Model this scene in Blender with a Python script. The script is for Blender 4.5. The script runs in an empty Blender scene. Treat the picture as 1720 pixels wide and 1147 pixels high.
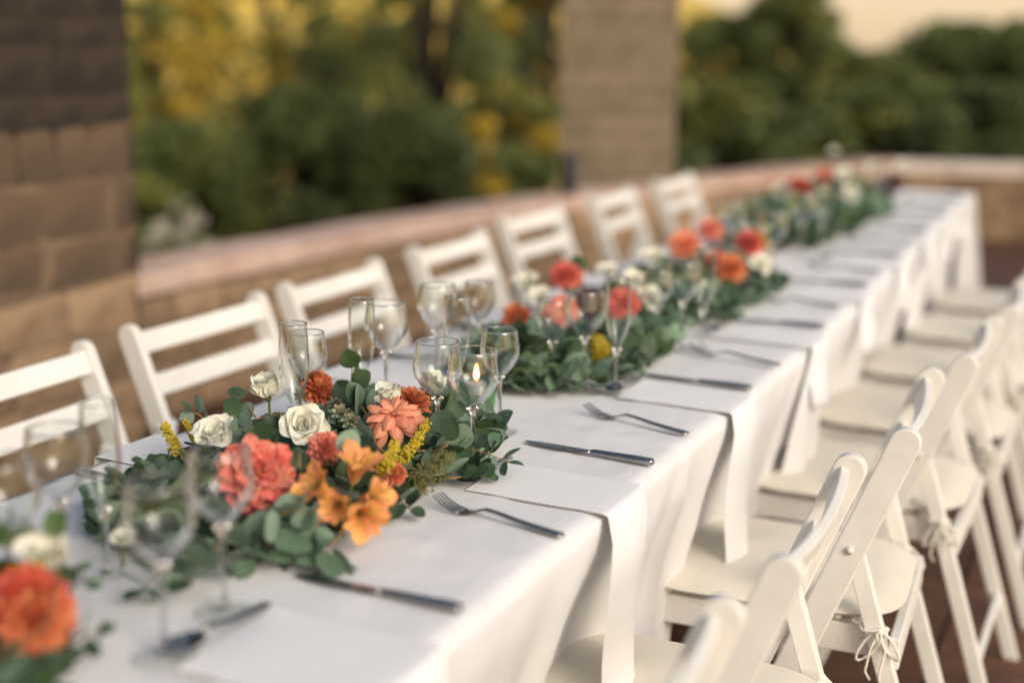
import bpy, math, random
import numpy as np
from mathutils import Vector, Matrix, noise
random.seed(7)
PI = math.pi
sc = bpy.context.scene
COL = sc.collection

# ------------------------------------------------------------------ camera
TZ = 0.75                       # table height above the terrace floor
FPX, YAW, PITCH, ROLL, EYE = 2253.8, -0.446, 0.215, 0.011, 0.626
fw = Vector((math.sin(YAW)*math.cos(PITCH), math.cos(YAW)*math.cos(PITCH), -math.sin(PITCH)))
r0 = Vector((math.cos(YAW), -math.sin(YAW), 0)); u0 = r0.cross(fw)
rt = r0*math.cos(ROLL)+u0*math.sin(ROLL); up = -r0*math.sin(ROLL)+u0*math.cos(ROLL)
CAMPOS = Vector((0, 0, EYE+TZ))
cd = bpy.data.cameras.new('camera'); cam = bpy.data.objects.new('camera', cd); COL.objects.link(cam)
cam.matrix_world = Matrix(((rt.x, up.x, -fw.x, 0), (rt.y, up.y, -fw.y, 0), (rt.z, up.z, -fw.z, EYE+TZ), (0, 0, 0, 1)))
cd.sensor_width = 36; cd.lens = 36*FPX/1720; cd.clip_start = .05; cd.clip_end = 2000
cd.dof.use_dof = True; cd.dof.focus_distance = 2.03; cd.dof.aperture_fstop = 1.2
sc.camera = cam

def at(px, py, h):
    """world point seen at photo pixel px,py lying h above the table top"""
    d = fw*FPX + rt*(px-860) - up*(py-573.5)
    t = (h-EYE)/d.z
    return CAMPOS + d*t

# ------------------------------------------------------------------ light
W = bpy.data.worlds.new('World'); sc.world = W; W.use_nodes = True
nt = W.node_tree; bg = nt.nodes['Background']
sky = nt.nodes.new('ShaderNodeTexSky'); sky.sky_type = 'NISHITA'; sky.sun_disc = False
SUN = Vector((0.80, -0.42, 0.50)).normalized()
sky.sun_elevation = math.asin(SUN.z); sky.sun_rotation = math.atan2(SUN.x, SUN.y)
sky.air_density = 1.0; sky.dust_density = 4.0; sky.ozone_density = .6
mx = nt.nodes.new('ShaderNodeMix'); mx.data_type = 'RGBA'; mx.blend_type = 'MULTIPLY'; mx.inputs[0].default_value = 1
nt.links.new(sky.outputs[0], mx.inputs[6]); mx.inputs[7].default_value = (1.0, .98, .95, 1)
# evening haze: the same warm veil round the whole horizon, thinning upward
wtc = nt.nodes.new('ShaderNodeTexCoord'); wsx = nt.nodes.new('ShaderNodeSeparateXYZ'); nt.links.new(wtc.outputs['Generated'], wsx.inputs[0])
wmr = nt.nodes.new('ShaderNodeMapRange'); wmr.interpolation_type = 'SMOOTHSTEP'
wmr.inputs[1].default_value = -.02; wmr.inputs[2].default_value = .55; wmr.inputs[3].default_value = 1; wmr.inputs[4].default_value = 0
nt.links.new(wsx.outputs[2], wmr.inputs[0])
wad = nt.nodes.new('ShaderNodeMix'); wad.data_type = 'RGBA'; wad.blend_type = 'ADD'; nt.links.new(wmr.outputs[0], wad.inputs[0])
nt.links.new(mx.outputs[2], wad.inputs[6]); wad.inputs[7].default_value = (5.5, 4.0, 2.4, 1)
nt.links.new(wad.outputs[2], bg.inputs[0]); bg.inputs[1].default_value = 0.10
sd = bpy.data.lights.new('sun', 'SUN'); sd.energy = 1.1; sd.angle = math.radians(28); sd.color = (1, .965, .92)
so = bpy.data.objects.new('sun', sd); COL.objects.link(so); so.rotation_euler = SUN.to_track_quat('Z', 'Y').to_euler()
so.location = (6, -4, 8)
sc.view_settings.view_transform = 'Standard'; sc.view_settings.look = 'None'
sc.view_settings.exposure = 0.50; sc.view_settings.gamma = 1; sc.view_settings.use_curve_mapping = False
sc.cycles.max_bounces = 10; sc.cycles.transparent_max_bounces = 24; sc.cycles.transmission_bounces = 10
sc.cycles.caustics_reflective = False

# ------------------------------------------------------------------ materials
MATS = {}
def mat(name, col, rough=.6, metal=0, var=0, vscale=8, col2=None, bump=0, bscale=40, trans=0, spec=.5, sheen=0,
        back=None, rnd=0, detail=4, coat=0, bdist=.002, scuff=0):
    m = bpy.data.materials.new(name); m.use_nodes = True; n = m.node_tree; L = n.links
    b = n.nodes['Principled BSDF']; b.inputs['Roughness'].default_value = rough; b.inputs['Metallic'].default_value = metal
    b.inputs['Specular IOR Level'].default_value = spec
    if sheen: b.inputs['Sheen Weight'].default_value = sheen
    if coat: b.inputs['Coat Weight'].default_value = coat; b.inputs['Coat Roughness'].default_value = .15
    tc = n.nodes.new('ShaderNodeTexCoord')
    out = None
    c1 = (*col, 1)
    def mixc(f, a, bb, typ='MIX'):
        x = n.nodes.new('ShaderNodeMix'); x.data_type = 'RGBA'; x.blend_type = typ
        for i, v in ((0, f), (6, a), (7, bb)):
            if hasattr(v, 'links'): L.new(v, x.inputs[i])
            else: x.inputs[i].default_value = v
        return x.outputs[2]
    cur = c1
    if col2 is not None or var:
        no = n.nodes.new('ShaderNodeTexNoise'); no.inputs['Scale'].default_value = vscale; no.inputs['Detail'].default_value = detail
        no.inputs['Roughness'].default_value = .6
        L.new(tc.outputs['Object'], no.inputs[0])
        rp = n.nodes.new('ShaderNodeMapRange'); rp.inputs[1].default_value = .33; rp.inputs[2].default_value = .67
        L.new(no.outputs[0], rp.inputs[0])
        c2 = (*(col2 or tuple(c*(1-var) for c in col)), 1)
        cur = mixc(rp.outputs[0], c1, c2)
    if scuff:
        n2 = n.nodes.new('ShaderNodeTexNoise'); n2.inputs['Scale'].default_value = 38; n2.inputs['Detail'].default_value = 8; n2.inputs['Roughness'].default_value = .75
        L.new(tc.outputs['Object'], n2.inputs[0]); r2 = n.nodes.new('ShaderNodeMapRange'); r2.inputs[1].default_value = .61; r2.inputs[2].default_value = .70; r2.inputs[4].default_value = scuff
        L.new(n2.outputs[0], r2.inputs[0]); cur = mixc(r2.outputs[0], cur, (.42, .35, .26, 1))
    if rnd:
        oi = n.nodes.new('ShaderNodeObjectInfo'); mr = n.nodes.new('ShaderNodeMapRange')
        mr.inputs[3].default_value = 1-rnd; mr.inputs[4].default_value = 1+rnd*.8
        L.new(oi.outputs['Random'], mr.inputs[0])
        cb = n.nodes.new('ShaderNodeCombineColor')
        for i in range(3): L.new(mr.outputs[0], cb.inputs[i])
        cur = mixc(1.0, cur, cb.outputs[0], 'MULTIPLY')
    if back is not None:
        ge = n.nodes.new('ShaderNodeNewGeometry'); cur = mixc(ge.outputs['Backfacing'], cur, (*back, 1))
    if hasattr(cur, 'links'): L.new(cur, b.inputs['Base Color'])
    else: b.inputs['Base Color'].default_value = cur
    if bump:
        nb = n.nodes.new('ShaderNodeTexNoise'); nb.inputs['Scale'].default_value = bscale; nb.inputs['Detail'].default_value = 5
        L.new(tc.outputs['Object'], nb.inputs[0])
        bp = n.nodes.new('ShaderNodeBump'); bp.inputs['Strength'].default_value = bump; bp.inputs['Distance'].default_value = bdist
        L.new(nb.outputs[0], bp.inputs['Height']); L.new(bp.outputs[0], b.inputs['Normal'])
    if trans:
        tr = n.nodes.new('ShaderNodeBsdfTranslucent'); ms = n.nodes.new('ShaderNodeMixShader'); ms.inputs[0].default_value = trans
        if hasattr(cur, 'links'): L.new(cur, tr.inputs[0])
        else: tr.inputs[0].default_value = cur
        o = n.nodes['Material Output']; L.new(b.outputs[0], ms.inputs[1]); L.new(tr.outputs[0], ms.inputs[2]); L.new(ms.outputs[0], o.inputs[0])
    MATS[name] = m; return m

mat('cloth', (.81, .81, .82), .85, var=.03, vscale=2.2, bump=.45, bscale=13, sheen=.15, trans=.08, bdist=.01)
mat('napkin', (.81, .81, .815), .85, var=.03, vscale=12, bump=.3, bscale=60, sheen=.15)
mat('paint', (.80, .785, .745), .45, vscale=11, bump=.3, bscale=55, col2=(.74, .72, .67), scuff=.55)
mat('cushion', (.76, .71, .60), .85, var=.06, vscale=9, bump=.35, bscale=30, sheen=.2, bdist=.006)
mat('cord', (.80, .77, .68), .8)
mat('steel', (.42, .41, .40), .16, metal=1, var=.2, vscale=30)
mat('bolt', (.55, .52, .47), .35, metal=.6)
mat('leaf_a', (.075, .135, .070), .50, var=.35, vscale=45, back=(.17, .25, .18), rnd=.35, trans=.12, bump=.15, bscale=60)
mat('leaf_b', (.155, .255, .160), .55, var=.25, vscale=45, back=(.23, .33, .25), rnd=.3, trans=.15, bump=.15, bscale=60)
mat('leaf_c', (.075, .14, .045), .5, var=.3, vscale=45, back=(.15, .22, .10), rnd=.35, trans=.25)
mat('stem', (.16, .17, .06), .6, var=.3, vscale=30)
mat('stem_red', (.28, .17, .07), .6, var=.3, vscale=30)
mat('white_petal', (.84, .84, .76), .6, var=.06, vscale=40, trans=.22, col2=(.82, .81, .66))
mat('coral_petal', (.76, .16, .145), .55, vscale=26, col2=(.80, .24, .17), trans=.22, rnd=.12, bump=.3, bscale=90)
mat('pink_petal', (.78, .28, .24), .55, vscale=26, col2=(.80, .32, .20), trans=.22, rnd=.12, bump=.3, bscale=90)
mat('peach_petal', (.82, .37, .20), .55, vscale=30, col2=(.80, .28, .19), trans=.22, rnd=.14, bump=.3, bscale=90)
mat('wrap_leaf', (.07, .26, .07), .4, var=.2, vscale=20, trans=.3)
mat('orange_petal', (.70, .20, .08), .55, vscale=30, col2=(.74, .28, .13), trans=.2, rnd=.15)
mat('lily_petal', (.82, .31, .14), .5, vscale=34, col2=(.84, .48, .08), trans=.28, rnd=.1)
mat('red_petal', (.46, .045, .035), .55, vscale=30, col2=(.58, .10, .05), trans=.2, rnd=.15)
mat('plum_petal', (.13, .04, .06), .6, var=.3, vscale=30, trans=.15)
mat('yellow_floret', (.62, .47, .02), .7, var=.3, vscale=60, trans=.15)
mat('olive_seed', (.19, .18, .045), .75, var=.5, vscale=90)
mat('flower_core', (.80, .33, .02), .7, var=.4, vscale=80)
mat('succulent', (.20, .29, .17), .5, vscale=60, col2=(.30, .21, .15), rnd=.15)
mat('wax', (.82, .80, .74), .4, trans=.3)
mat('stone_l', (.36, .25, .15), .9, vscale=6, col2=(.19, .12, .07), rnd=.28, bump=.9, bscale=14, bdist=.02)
mat('stone_grey', (.31, .245, .165), .9, vscale=2.0, col2=(.13, .10, .065), rnd=.14, bump=.9, bscale=12, bdist=.02)
mat('stone_pillar', (.058, .039, .025), .95, vscale=2.5, col2=(.012, .009, .007), rnd=.22, bump=.9, bscale=12, bdist=.02)  # near pillar's upper stone, its shade put into the dark colour
mat('mortar', (.20, .135, .085), .95, var=.4, vscale=6, bump=.6, bscale=20, bdist=.02)
mat('mortar_dark', (.055, .037, .025), .95, var=.4, vscale=6, bump=.6, bscale=20, bdist=.02)
mat('coping', (.56, .43, .36), .85, vscale=2.4, col2=(.42, .26, .20), rnd=.2, bump=.5, bscale=30, bdist=.006)
mat('coping_lit', (.76, .68, .62), .85, vscale=2.4, col2=(.62, .50, .44), rnd=.1, bump=.5, bscale=30, bdist=.006)  # coping with strong light put into a brighter colour
mat('stone_half_shade', (.14, .092, .055), .95, vscale=2, col2=(.065, .045, .030), rnd=.1)  # half-dark step of the shade painted up the near pillar
mat('tile', (.135, .060, .034), .62, vscale=7, col2=(.075, .032, .020), rnd=.18, bump=.4, bscale=25, bdist=.004)
mat('grout', (.20, .13, .085), .95, var=.4, vscale=9)
mat('bark', (.045, .035, .025), .95, var=.5, vscale=6, bump=.8, bscale=9, bdist=.03)
mat('black_metal', (.015, .016, .020), .5)
mat('lamp_glass', (.05, .05, .06), .2)
mat('tree_dark', (.14, .18, .062), .65, var=.45, vscale=.9, trans=.35)
mat('tree_mid', (.19, .24, .075), .65, var=.45, vscale=.9, trans=.4)
mat('tree_light', (.27, .29, .07), .65, var=.4, vscale=.9, trans=.35)
mat('tree_gold', (.68, .49, .06), .65, var=.4, vscale=.9, trans=.40)
mat('pale_blossom', (.50, .47, .38), .7, var=.2, vscale=9)
mat('grass', (.10, .11, .03), .95, vscale=1.2, col2=(.16, .14, .04))
mat('hill', (.80, .52, .08), .95, vscale=.16, col2=(.30, .25, .06), detail=3)
mat('table_wood', (.35, .22, .12), .6, var=.2)

def glass_thin(name, top_=.85):
    m = bpy.data.materials.new(name); m.use_nodes = True; n = m.node_tree; L = n.links; n.nodes.remove(n.nodes['Principled BSDF'])
    lw = n.nodes.new('ShaderNodeLayerWeight'); lw.inputs[0].default_value = .5
    rp = n.nodes.new('ShaderNodeMapRange'); rp.inputs[1].default_value = .30; rp.inputs[2].default_value = 1; rp.inputs[3].default_value = .03; rp.inputs[4].default_value = top_
    L.new(lw.outputs['Facing'], rp.inputs[0])
    tr = n.nodes.new('ShaderNodeBsdfTransparent'); tr.inputs[0].default_value = (.965, .975, .97, 1)
    gl = n.nodes.new('ShaderNodeBsdfGlossy'); gl.inputs['Roughness'].default_value = .02; gl.inputs[0].default_value = (.95, .95, .95, 1)
    ms = n.nodes.new('ShaderNodeMixShader'); L.new(rp.outputs[0], ms.inputs[0]); L.new(tr.outputs[0], ms.inputs[1]); L.new(gl.outputs[0], ms.inputs[2])
    L.new(ms.outputs[0], n.nodes['Material Output'].inputs[0]); MATS[name] = m
glass_thin('glass'); glass_thin('glass_foot', .22)
def glass_solid(name):
    m = bpy.data.materials.new(name); m.use_nodes = True; n = m.node_tree
    b = n.nodes['Principled BSDF']; b.inputs['Transmission Weight'].default_value = 1; b.inputs['Roughness'].default_value = 0; b.inputs['IOR'].default_value = 1.5
    MATS[name] = m
glass_solid('glass_solid')
def emit(name, c, s):
    m = bpy.data.materials.new(name); m.use_nodes = True; b = m.node_tree.nodes['Principled BSDF']
    b.inputs['Emission Color'].default_value = (*c, 1); b.inputs['Emission Strength'].default_value = s; MATS[name] = m
emit('flame', (1, .45, .13), 8)

# ------------------------------------------------------------------ mesh helpers
class MB:
    def __init__(s): s.v = []; s.f = []; s.mi = []
    def add(s, v, f, mi=0):
        o = len(s.v); s.v += [tuple(p) for p in v]; s.f += [tuple(i+o for i in q) for q in f]; s.mi += [mi]*len(f); return s
    def mesh(s, name, mats, smooth=True):
        me = bpy.data.meshes.new(name); me.from_pydata(s.v, [], s.f)
        for m in (mats if isinstance(mats, (list, tuple)) else [mats]): me.materials.append(MATS[m])
        if len(set(s.mi)) > 1: me.polygons.foreach_set('material_index', s.mi)
        if smooth: me.polygons.foreach_set('use_smooth', [True]*len(s.f))
        me.update(); return me
    def obj(s, name, mats, parent=None, smooth=True):
        return link(name, s.mesh(name, mats, smooth), parent)
def link(name, me, parent=None, M=None):
    o = bpy.data.objects.new(name, me); COL.objects.link(o)
    if parent: o.parent = parent
    if M is not None: o.matrix_basis = M
    return o
def tag(o, label, cat, group=None):
    o['label'] = label; o['category'] = cat
    if group: o['group'] = group
    return o
def thing(name, label, cat, loc=(0, 0, 0), group=None, rot=None):
    o = bpy.data.objects.new(name, None); COL.objects.link(o); o.empty_display_size = .05
    M = rot.to_4x4() if rot is not None else Matrix.Identity(4)
    M = M.copy(); M.translation = Vector(loc); o.matrix_basis = M
    return tag(o, label, cat, group)
def kind(o, k): o['kind'] = k; return o
def bevel(o, w, seg=2):
    m = o.modifiers.new('edge', 'BEVEL'); m.width = w; m.segments = seg; m.limit_method = 'ANGLE'; m.angle_limit = math.radians(40); return o

def box(mb, c, s, R=None, mi=0):
    x, y, z = (k/2 for k in s)
    v = [Vector((a*x, b*y, d*z)) for a in (-1, 1) for b in (-1, 1) for d in (-1, 1)]
    if R is not None: v = [R @ p for p in v]
    v = [p+Vector(c) for p in v]
    mb.add(v, [(0, 1, 3, 2), (4, 6, 7, 5), (0, 4, 5, 1), (2, 3, 7, 6), (0, 2, 6, 4), (1, 5, 7, 3)], mi); return mb
def tube(mb, pts, rad, n=6, mi=0, closed=False, cap=True):
    pts = [Vector(p) for p in pts]; N = len(pts)
    rs = rad if isinstance(rad, (list, tuple)) else [rad]*N
    prev = None; rings = []
    for i, p in enumerate(pts):
        a = pts[(i-1) % N if closed else max(i-1, 0)]; b = pts[(i+1) % N if closed else min(i+1, N-1)]
        t = (b-a); t = t.normalized() if t.length > 1e-9 else Vector((0, 0, 1))
        if prev is None: prev = t.orthogonal().normalized()
        prev = (prev-t*prev.dot(t))
        prev = prev.normalized() if prev.length > 1e-6 else t.orthogonal().normalized()
        q = t.cross(prev)
        rings.append([p+(prev*math.cos(k*2*PI/n)+q*math.sin(k*2*PI/n))*rs[i] for k in range(n)])
    v = [p for r in rings for p in r]; f = []
    for i in range(N if closed else N-1):
        j = (i+1) % N
        for k in range(n): f.append((i*n+k, i*n+(k+1) % n, j*n+(k+1) % n, j*n+k))
    if cap and not closed: f += [tuple(reversed(range(n))), tuple((N-1)*n+k for k in range(n))]
    mb.add(v, f, mi); return mb
def lathe(mb, prof, n=32, mi=0, c=(0, 0, 0)):
    v = []; f = []
    for r, z in prof:
        for k in range(n): v.append((c[0]+r*math.cos(2*PI*k/n), c[1]+r*math.sin(2*PI*k/n), c[2]+z))
    for i in range(len(prof)-1):
        for k in range(n): f.append((i*n+k, i*n+(k+1) % n, (i+1)*n+(k+1) % n, (i+1)*n+k))
    mb.add(v, f, mi); return mb
def prism(mb, poly, a, b, mi=0):
    """polygon of (y,z) extruded along x from a to b"""
    n = len(poly); v = [(a, p[0], p[1]) for p in poly]+[(b, p[0], p[1]) for p in poly]
    f = [tuple(reversed(range(n))), tuple(range(n, 2*n))]+[(k, (k+1) % n, n+(k+1) % n, n+k) for k in range(n)]
    mb.add(v, f, mi); return mb
def blob(mb, c, r, mi=0, sub=0):
    """small eight-faced bead"""
    c = Vector(c); v = [c+Vector(p)*r for p in ((1, 0, 0), (-1, 0, 0), (0, 1, 0), (0, -1, 0), (0, 0, 1), (0, 0, -1))]
    mb.add(v, [(0, 2, 4), (2, 1, 4), (1, 3, 4), (3, 0, 4), (2, 0, 5), (1, 2, 5), (3, 1, 5), (0, 3, 5)], mi); return mb
def grid(mb, fn, nu, nv, mi=0):
    v = [fn(i/nu, j/nv) for j in range(nv+1) for i in range(nu+1)]
    f = [(j*(nu+1)+i, j*(nu+1)+i+1, (j+1)*(nu+1)+i+1, (j+1)*(nu+1)+i) for j in range(nv) for i in range(nu)]
    mb.add(v, f, mi); return mb
def rotz(a): return Matrix.Rotation(a, 3, 'Z')
def axis_rot(d, spin=0):
    return Vector(d).normalized().to_track_quat('Z', 'Y').to_matrix() @ rotz(spin)
U = random.uniform

# ================================================================== SETTING
# ---- floor of terracotta tiles
floor = kind(link('floor', None), 'structure')
bpy.data.objects.remove(floor)
mb = MB(); box(mb, (1.0, 4.5, -.06), (11, 16, .10)); floor = kind(mb.obj('floor', 'grout', smooth=False), 'structure')
floor['label'] = 'dark terracotta tiled terrace floor with pale joints under the chairs'
tm = []
for k in range(3):
    mb = MB(); j = .0025*k
    w, l, h = .452, .452, .0085
    v = [(-w/2, -l/2, 0), (w/2, -l/2, 0), (w/2, l/2, 0), (-w/2, l/2, 0),
         (-w/2+.003, -l/2+.003, h), (w/2-.003, -l/2+.004, h-.001), (w/2-.003, l/2-.003, h), (-w/2+.003, l/2-.003, h-.0008*k)]
    mb.add(v, [(3, 2, 1, 0), (4, 5, 6, 7), (0, 1, 5, 4), (1, 2, 6, 5), (2, 3, 7, 6), (3, 0, 4, 7)])
    tm.append(mb.mesh('tile', 'tile', False))
far_t = MB(); cnt = 0
near = []
for i in range(-10, 14):
    for j in range(-8, 26):
        x = -.36+.2325+i*.465; y = 4.0+.2325+(j-8)*.465
        vis = (-.9 < x < 2.6 and 1.6 < y < 11 and x < .45*y)
        if vis: near.append((x, y))
        elif y < 11 and x > -3.5: box(far_t, (x, y, -.0005+.0006*((i*7+j*3) % 3)), (.455, .455, .012))
near.sort(key=lambda p: p[1])
for n_, (x, y) in enumerate(near):
    if n_ < 290:
        M = Matrix.Translation((x, y, -.0055+U(-.0006, .0006))) @ Matrix.Rotation(U(-.002, .002), 4, 'Z') @ Matrix.Rotation(U(-.001, .001), 4, 'X')
        link('tile', random.choice(tm), floor, M)
    else: box(far_t, (x, y, 0), (.455, .455, .012))
kind(far_t.obj('tiles', 'tile', floor, smooth=False), 'stuff')

# ---- parapet wall with stones and coping
WP = [(-3.62, -3.0), (-3.55, 1.0), (-3.49, 3.95), (-3.42, 5.3), (-3.17, 6.9), (-2.80, 8.5), (-2.42, 9.65), (-1.98, 10.62)]
WB = [(-1.98, 10.62), (-.93, 10.86), (.6, 11.1), (4.5, 11.7)]
WH = .575
def resample(P, step):
    out = []; 
    for a, b in zip(P, P[1:]):
        a = Vector(a); b = Vector(b); n = max(1, round((b-a).length/step))
        out += [a+(b-a)*i/n for i in range(n)]
    out.append(Vector(P[-1])); return out
def offs(P, d):
    out = []
    for i, p in enumerate(P):
        t = (P[min(i+1, len(P)-1)]-P[max(i-1, 0)]).normalized(); out.append(p+Vector((t.y, -t.x))*d)
    return out
def rough_stone(w, h, d, seed):
    rs = random.Random(seed); mb = MB()
    def J(a): return rs.uniform(-a, a)
    x, z = w/2, h/2; c = min(w, h)*.14
    ring = [(-x+c, -z), (x-c, -z), (x, -z+c), (x, z-c), (x-c, z), (-x+c, z), (-x, z-c), (-x, -z+c)]
    ring = [(a+J(w*.035), b+J(h*.06)) for a, b in ring]
    v = [(a, 0, b) for a, b in ring]+[(a*.975, -d*rs.uniform(.85, 1), b*.955) for a, b in ring]+[(0, -d*1.0, 0)]
    f = [(k, (k+1) % 8, 8+(k+1) % 8, 8+k) for k in range(8)]+[(8+k, 8+(k+1) % 8, 16) for k in range(8)]
    mb.add(v, f); return mb
def build_wall(P, label, material, ymin, seed, cop='coping'):
    pl = resample(P, .25); inner = offs(pl, .28-.03); outer = offs(pl, .03)
    mb = MB(); n = len(pl)
    v = []
    for i in range(n):
        v += [(inner[i].x, inner[i].y, 0), (inner[i].x, inner[i].y, WH-.085), (outer[i].x, outer[i].y, WH-.085), (outer[i].x, outer[i].y, -1.2)]
    f = []
    for i in range(n-1):
        for k in range(4): f.append((i*4+k, i*4+(k+1) % 4, (i+1)*4+(k+1) % 4, (i+1)*4+k))
    f += [(0, 1, 2, 3), tuple((n-1)*4+k for k in (3, 2, 1, 0))]
    mb.add(v, f); wall = mb.obj('parapet_wall', 'mortar', smooth=False); tag(wall, label, 'wall')
    # coping slabs
    cp = resample(P, .62); ci = offs(cp, .28)
    for i in range(len(cp)-1):
        a, b, c_, d_ = cp[i], cp[i+1], ci[i+1], ci[i]
        e = (b-a).normalized()*.004
        q = [a+e, b-e, c_-e, d_+e]; mb = MB(); z0, z1 = WH-.085+U(0, .004), WH+U(-.004, .004)
        mb.add([(p.x, p.y, z0) for p in q]+[(p.x, p.y, z1) for p in q], [(0, 1, 2, 3), (7, 6, 5, 4), (0, 4, 5, 1), (1, 5, 6, 2), (2, 6, 7, 3), (3, 7, 4, 0)])
        o = mb.obj('coping_slab', cop, wall, smooth=False); bevel(o, .008)
    # stones on the inner face
    rs = random.Random(seed); proto = [rough_stone(w, h, .014, seed+k).mesh('stone', material, False) for k, (w, h) in enumerate(((.30, .10), (.22, .10), (.17, .10), (.26, .10)))]
    wid = (.30, .22, .17, .26)
    L = [0]
    for a, b in zip(inner, inner[1:]): L.append(L[-1]+(b-a).length)
    cnt = 0
    for row in range(4):
        s = rs.uniform(.0, .2)
        while s < L[-1]-.3:
            k = rs.randrange(4); w = wid[k]; m = s+w/2
            i = max(j for j in range(len(L)) if L[j] <= m); i = min(i, len(inner)-2)
            t = (m-L[i])/(L[i+1]-L[i]); p = inner[i].lerp(inner[i+1], t); d = (inner[i+1]-inner[i]).normalized()
            s += w+.018
            if p.y < ymin: continue
            ang = math.atan2(d.y, d.x)+PI if False else math.atan2(d.y, d.x)
            M = Matrix.Translation((p.x, p.y, .062+row*.120)) @ Matrix.Rotation(ang, 4, 'Z') @ Matrix.Diagonal((1, 1, rs.uniform(.95, 1.12), 1))
            cnt += 1
            link('stone', proto[k], wall, M)
    return wall
wl = build_wall(WP, 'long low stone parapet with pinkish coping running behind the far row of chairs', 'stone_l', 1.6, 11)
wb = build_wall(WB, 'low stone parapet with light painted into its coping, closing the far end of the terrace', 'stone_l', 0, 31, 'coping_lit')

def pillar(label, cx, cy, w, d, z0, z1, ang, material, mort, seed, ch=.24):
    t = thing('stone_pillar', label, 'pillar', (cx, cy, z0), rot=rotz(ang))
    mb = MB(); box(mb, (0, 0, (z1-z0)/2), (w-.018, d-.018, z1-z0)); mb.obj('core', mort, t, smooth=False)
    if material == 'stone_pillar':
        mb = MB(); box(mb, (0, 0, .48), (w-.012, d-.012, .96)); mb.obj('base_core', 'mortar', t, smooth=False)
    rs = random.Random(seed); z = 0; rest = MB()
    while z < z1-z0-.1:
        h = rs.uniform(ch*.6, ch*1.5)
        for side in range(4):
            ww = w if side % 2 == 0 else d; off = (d if side % 2 == 0 else w)/2-.03
            s = -ww/2
            while s < ww/2-.02:
                a = min(rs.uniform(ch*.9, ch*2.6), ww/2-s)
                if ww/2-s-a < .06: a = ww/2-s
                M = Matrix.Rotation(side*PI/2, 4, 'Z') @ Matrix.Translation((s+a/2, -off, z+h/2))
                st_ = rough_stone(a-.003, h-.003, .027, rs.randrange(9999))
                if side < 2 and z < 2.0: o = st_.obj('stone', (('stone_l' if z < .5 else 'stone_half_shade' if z < 1.12 else material) if material == 'stone_pillar' else material), t, smooth=False); o.matrix_basis = M  # near pillar: sandy wall stone below, darker colours above paint in shade
                else: rest.add([M @ Vector(q) for q in st_.v], st_.f)
                s += a
        z += h
    kind(rest.obj('stones', material, t, smooth=False), 'stuff')
    return t
pillar('massive stone pillar on the terrace edge, dark from painted-in shade above, nearer of the two', -3.46, 2.92, .82, 1.12, 0, 3.6, .0, 'stone_pillar', 'stone_pillar', 5, .135)
pillar('sunlit square stone pillar rising from the parapet beyond the chairs', -3.11, 8.04, .70, .52, 0, 4.2, .30, 'stone_grey', 'stone_grey', 9, .12)

# ---- outside ground, hill
def terr(x, y):
    d = math.hypot(x, y)
    z = -.35-2.4*min(1, max(0, (d-7)/16))-3.0*min(1, max(0, (d-25)/40))
    az = math.atan2(x, y)     # negative to the left
    if d > 70:
        t = min(1, (d-70)/130); s = t*t*(3-2*t)
        top = 30 + 26*max(0, min(1, (-.50-az)/.5)) - 16*max(0, min(1, (az+.42)/.25)) + 3*math.sin(az*9) - 8
        z += s*top
    return z + .25*noise.noise(Vector((x*.12, y*.12, 0)))
mb = MB(); nr, na = 60, 120
v = []; f = []
for i in range(nr+1):
    r = 3.0*(300/3.0)**(i/nr)
    for k in range(na):
        a = 2*PI*k/na; x, y = r*math.sin(a), r*math.cos(a)
        z = terr(x, y)
        if -4.0 < x < 6 and -4 < y < 12: z = min(z, -.6)
        v.append((x, y, z))
for i in range(nr):
    for k in range(na): f.append((i*na+k, i*na+(k+1) % na, (i+1)*na+(k+1) % na, (i+1)*na+k))
f.append(tuple(reversed(range(na))))
mi = []
mb.add(v, f)
mb.mi = [1 if (i//na) > 34 else 0 for i in range(len(f)-1)]+[0]
g = kind(mb.obj('terrain', ['grass', 'hill']), 'structure'); g['label'] = 'grassy ground falling from the terrace to a golden sunlit hillside'

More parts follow.
